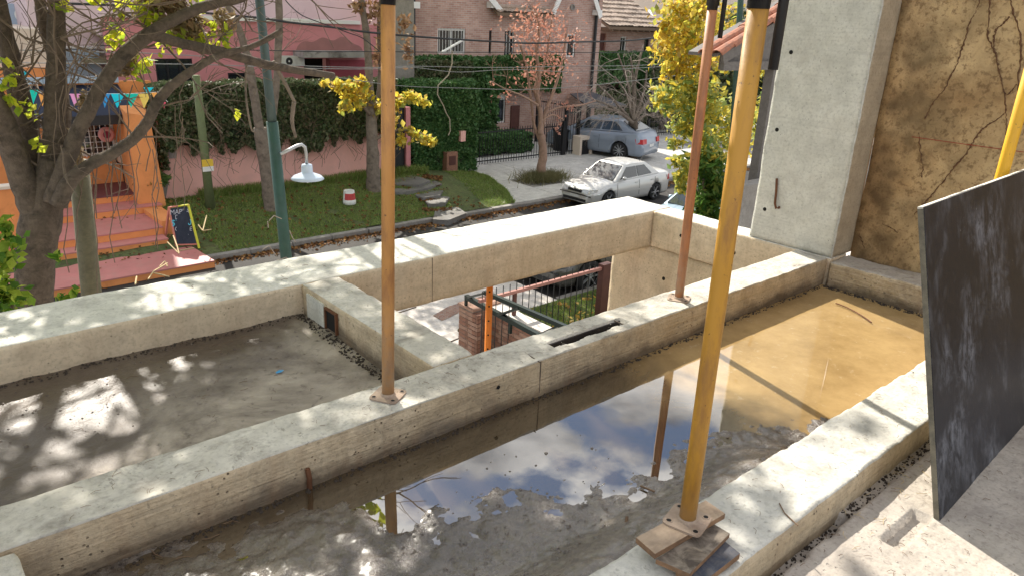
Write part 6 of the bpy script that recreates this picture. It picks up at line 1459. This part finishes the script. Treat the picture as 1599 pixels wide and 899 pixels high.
# the two slim trees get thin unseen crowns, added overhead to shade the street
r = np.random.default_rng(99)
for tr, xr in ((t2_, (4.5, 10.5)), (t3_, (10.0, 15.5))):
    cc = [(r.uniform(*xr), r.uniform(15.6, 20), r.uniform(1.0, 3.6)) for _ in range(85)]
    v, f = leaf_arr(np.concatenate([blob(c, (.55, .55, .4), 34, k) for k, c in enumerate(cc)]), .16, .3, 1.4, 15); npmesh('crown', v, f, M['ygleaf'], tr, kind='stuff')
# red leaved tree in the pavement
t4_ = thing('red_leaved_tree', 'small many stemmed tree with sparse salmon red leaves by the driveway', 'tree', tuple(at(845, 278, Y=17.9)))
limb('trunk', [(846, 282, 17), (845, 262, 14), (848, 245, 13), (847, 225, 12), (843, 205, 11)], 17.9, M['redbark'], t4_, 31, 12)
L4 = [[(843, 210, 8), (844, 180, 7), (839, 150, 7), (842, 120, 6), (838, 85, 5), (842, 50, 4), (838, 20, 3)], [(848, 230, 6), (835, 200, 5), (831, 170, 4), (827, 140, 4), (822, 105, 3), (812, 70, 3)],
      [(845, 205, 7), (852, 175, 6), (862, 150, 5), (872, 120, 4), (880, 85, 3), (884, 50, 2)], [(844, 170, 5), (835, 140, 4), (850, 100, 4), (858, 60, 3), (862, 25, 2)], [(852, 178, 4), (875, 168, 3), (905, 165, 3), (930, 158, 2)],
      [(840, 165, 4), (815, 150, 3), (790, 140, 2), (768, 128, 2)], [(846, 190, 4), (862, 180, 3), (880, 188, 2)]]
mb = MB(); tips = []; rs = random.Random(41)
for k, l_ in enumerate(L4):
    p, _r = limb('branch', l_, 17.9 + rs.uniform(-.3, .3), M['redbark'], t4_, 32 + k, 8)
    for q in p[6::4]: grow(mb, q, Vector((rs.uniform(-1, 1), rs.uniform(-1, 1), rs.uniform(.2, 1.2))), .45, .012, 2, tips, rs, .7, .1, 4, .75)
mb.build('twigs', plain('russet_twigs', (.34, .20, .15), .9, 0, .15, 20), t4_, kind='stuff')
C_ = [cluster(px_, py_, r_p, 17.9, n, 170 + i, ry) for i, (px_, py_, r_p, n, ry) in enumerate(((842, 38, 44, 300, 34), (820, 50, 34, 190, 32), (868, 55, 34, 150, 30), (845, 88, 50, 230, 32), (838, 118, 36, 110, 16), (868, 100, 26, 90, 20), (885, 165, 14, 40, 8), (872, 192, 9, 24, 10), (870, 205, 7, 16, 8), (790, 148, 22, 34, 14), (770, 132, 10, 12, 8), (900, 62, 14, 30, 16)))]
v, f = leaf_arr(np.concatenate(C_), .060, 0, 1.9, 9); npmesh('foliage', v, f, M['rleaf'], t4_, kind='stuff')
q = at(848, 280, Z=-5.08); n = 2600; rr_ = np.random.default_rng(4); X_ = q.x + rr_.normal(0, .42, n); Y_ = q.y + rr_.normal(0, .28, n)
blades('tree_pit_grass', X_, Y_, X_ * 0 - 5.08, .32, leafmat('dry_grass', [(.14, .15, .06), (.24, .20, .10), (.10, .12, .04)], .3), 15, .012, .7)
# bare tree
t5_ = thing('bare_tree', 'leafless tree with a dense head of pale tangled twigs in front of the silver hatchback', 'tree', tuple(at(985, 250, Y=18.6)))
limb('trunk', [(987, 256, 16), (988, 235, 14), (990, 210, 13), (988, 185, 14)], 18.6, M['bark'], t5_, 51, 12)
mb = MB(); tips = []; rs = random.Random(52)
for k, (ex, ey) in enumerate(((960, 120), (985, 90), (1010, 110), (1035, 150), (930, 130), (945, 170), (1020, 180), (990, 130), (1005, 70), (965, 85), (1040, 120), (925, 155))):
    l_ = [(988, 192, 6), ((988 + ex) / 2 + rs.uniform(-6, 6), (190 + ey) / 2 - 4, 4), (ex, ey, 2.4)]; p, _r = limb('branch', l_, 18.6 + rs.uniform(-.8, .8) * 0 + rs.uniform(-.1, .1), M['palebark'], t5_, 60 + k, 7)
    for q in p[3::2]: grow(mb, q, Vector(((ex - 988) / 40 + rs.uniform(-1, 1), rs.uniform(-1.2, 1.2), rs.uniform(-.5, .7))), .60, .017, 3, tips, rs, .8, -.35, 3, .78)
mb.build('twigs', M['paletwig'], t5_, kind='stuff')
# yellow tree at the right
t6_ = thing('yellow_tree', 'tree with a full crown of sunlit yellow and green leaves right of centre', 'tree', tuple(at(1100, 250, Y=9.2)[:2]) + (-5.1,))
YY = 9.2
limb('trunk', [(1098, 420, 20), (1096, 330, 18), (1100, 250, 16), (1104, 170, 14), (1100, 90, 12), (1104, 20, 9), (1106, -40, 7)], YY + .4, M['bark'], t6_, 71, 12)
for k, l_ in enumerate(([(1102, 200, 8), (1070, 170, 6), (1035, 150, 4)], [(1102, 150, 8), (1065, 100, 6), (1040, 60, 4)], [(1102, 120, 7), (1140, 80, 5), (1170, 60, 4)], [(1101, 80, 6), (1075, 40, 5), (1060, 5, 3)], [(1104, 190, 6), (1140, 170, 5), (1190, 150, 4)])): limb('branch', l_, YY + .2, M['bark'], t6_, 80 + k, 8)
cl6 = ((1062, 18, 36, 330, 30), (1085, 45, 36, 330, 30), (1052, 75, 32, 300, 26), (1078, 95, 38, 330, 24), (1050, 110, 16, 100, 12), (1120, 30, 26, 120, 26), (1150, 45, 20, 80, 26), (1090, 8, 26, 200, 14), (1040, 45, 14, 90, 16), (1130, 90, 26, 110, 22))
C_ = [cluster(px_, py_, r_p, YY - .2, int(n * 1.35), 200 + i, ry) for i, (px_, py_, r_p, n, ry) in enumerate(cl6)]
v, f = leaf_arr(np.concatenate(C_), .078, 0, 1.6, 10); npmesh('foliage', v, f, M['yleaf'], t6_, kind='stuff')
cl7 = ((1075, 140, 36, 300, 24), (1050, 160, 30, 220, 18), (1085, 172, 36, 340, 26), (1100, 150, 26, 220, 26), (1076, 202, 26, 170, 18), (1055, 225, 12, 40, 8), (1100, 215, 20, 100, 16), (1130, 215, 24, 160, 24), (1150, 170, 24, 160, 30), (1185, 200, 22, 140, 40), (1035, 150, 16, 70, 12), (1120, 250, 20, 120, 16), (1120, 180, 18, 120, 20), (1062, 205, 9, 30, 6), (1200, 160, 14, 100, 40), (1203, 220, 10, 60, 24), (1200, 110, 14, 60, 20))
C_ = [cluster(px_, py_, r_p, YY - .3, int(n * 1.35), 230 + i, ry) for i, (px_, py_, r_p, n, ry) in enumerate(cl7)]
v, f = leaf_arr(np.concatenate(C_), .078, 0, 1.8, 11); npmesh('foliage', v, f, M['gyleaf'], t6_, kind='stuff')
t7_ = thing('bush', 'dense green and yellow oleander bush between the props', 'bush', tuple(at(1095, 320, Y=8.2)[:2]) + (-5.1,))
MB().tube([at(1100, 420, Y=8.2), at(1102, 330, Y=8.2), at(1098, 280, Y=8.2)], [.06, .04, .02], 8).build('stem', M['twigs'], t7_)
C_ = [cluster(px_, py_, r_p, 8.2, n, 260 + i, ry) for i, (px_, py_, r_p, n, ry) in enumerate(((1100, 255, 26, 340, 16), (1110, 290, 24, 420, 22), (1105, 325, 26, 460, 22), (1120, 270, 14, 120, 24), (1105, 350, 24, 200, 14)))]
v, f = leaf_arr(np.concatenate(C_), .07, 0, 3.0, 12); npmesh('foliage', v, f, M['gleaf'], t7_, kind='stuff')
C_ = [cluster(px_, py_, r_p, 8.1, n, 280 + i, ry) for i, (px_, py_, r_p, n, ry) in enumerate(((1060, 255, 12, 90, 10), (1063, 275, 10, 60, 8), (1065, 292, 10, 70, 8), (1110, 240, 20, 120, 8), (1075, 262, 10, 60, 18)))]
v, f = leaf_arr(np.concatenate(C_), .085, 0, 1.8, 13); npmesh('yellow_foliage', v, f, M['gyleaf'], t7_, kind='stuff')
# distant greenery closing the street at the right
for lab, x, y, z, rad, sd_ in (('dark leafy tree behind the yellow tree at the right', 33, 21, -2.2, (4, 2.5, 3.2), 1), ('round dark tree between the brick houses and the yellow tree', 30.5, 23.3, -3.0, (1.6, .9, 1.6), 2)):
    tt = thing('leafy_tree', lab, 'tree', (x, y, -5.1)); MB().tube([(x, y, -5.1), (x + .1, y, z)], [.2, .12], 10).build('trunk', M['bark'], tt)
    c = np.concatenate([blob((x + rad[0] * dx, y + rad[1] * dy, z + rad[2] * dz), tuple(q * .5 for q in rad), 1500, sd_ * 10 + k) for k, (dx, dy, dz) in enumerate(((0, 0, 0), (.5, 0, .1), (-.5, .1, 0), (0, 0, .5), (.2, -.2, -.3)))])
    v, f = leaf_arr(c, .17, 0, 1.3, sd_); npmesh('foliage', v, f, M['ivy'], tt, kind='stuff')

# bucket on the verge, twigs and cut branches by the kerb
q = at(546, 327, Y=17.3); q.z = verge_h([q.x], [q.y])[0]
bk_ = thing('bucket', 'white plastic bucket with a red label upside down on the grass', 'bucket', tuple(q))
MB().lathe(tuple(q), [(.17, 0), (.175, .01), (.172, .11), (.165, .115), (.142, .36), (.138, .37), (.11, .372), (.10, .36), (.001, .36)], 24).build('body', plain('white_plastic', (.66, .66, .62), .4), bk_, smooth=True)
lb = MB(); 
for k in range(11):
    a0 = math.pi * (1.08 + .075 * k); a1 = a0 + math.pi * .075; f_ = lambda a, h: (q.x + (.1655 - .023 * (h - .115) / .245 + .002) * math.cos(a), q.y + (.1655 - .023 * (h - .115) / .245 + .002) * math.sin(a), q.z + h)
    lb.q([f_(a0, .13), f_(a1, .13), f_(a1, .30), f_(a0, .30)])
lb.build('label', plain('red_label', (.50, .06, .06), .5, 0, .25, 30), bk_)
ht = thing('twig_heap', 'small heap of cut dry twigs in front of the chalkboard', 'twigs', tuple(at(275, 398, Y=15.0)))
for pts in (((280, 400), (277, 388), (271, 372)), ((278, 398), (262, 382)), ((277, 396), (303, 391)), ((262, 415), (240, 428), (232, 440)), ((262, 420), (258, 412), (250, 420)), ((310, 355), (317, 364), (323, 340)), ((317, 364), (330, 362)), ((240, 430), (265, 436)), ((212, 448), (214, 436))):
    MB().tube([at(x_, y_, Y=15.0 - (y_ - 380) * .03) + Vector((0, 0, .05)) for x_, y_ in pts], .013, 5).build('cut_twig', M['straw'], ht)
mb = MB()
for pts in (((455, 410), (447, 402), (430, 408), (415, 416)), ((420, 345), (428, 337), (440, 342)), ((418, 346), (419, 356)), ((452, 360), (457, 372), (461, 378)), ((410, 390), (420, 384), (432, 400))):
    mb.tube([at(x_, y_, Y=8.5) for x_, y_ in pts], .006, 5)
mb.build('tangled_wire', M['paletwig'], label='loose tangled grey wire around the foot of the green lamp post', cat='wire')
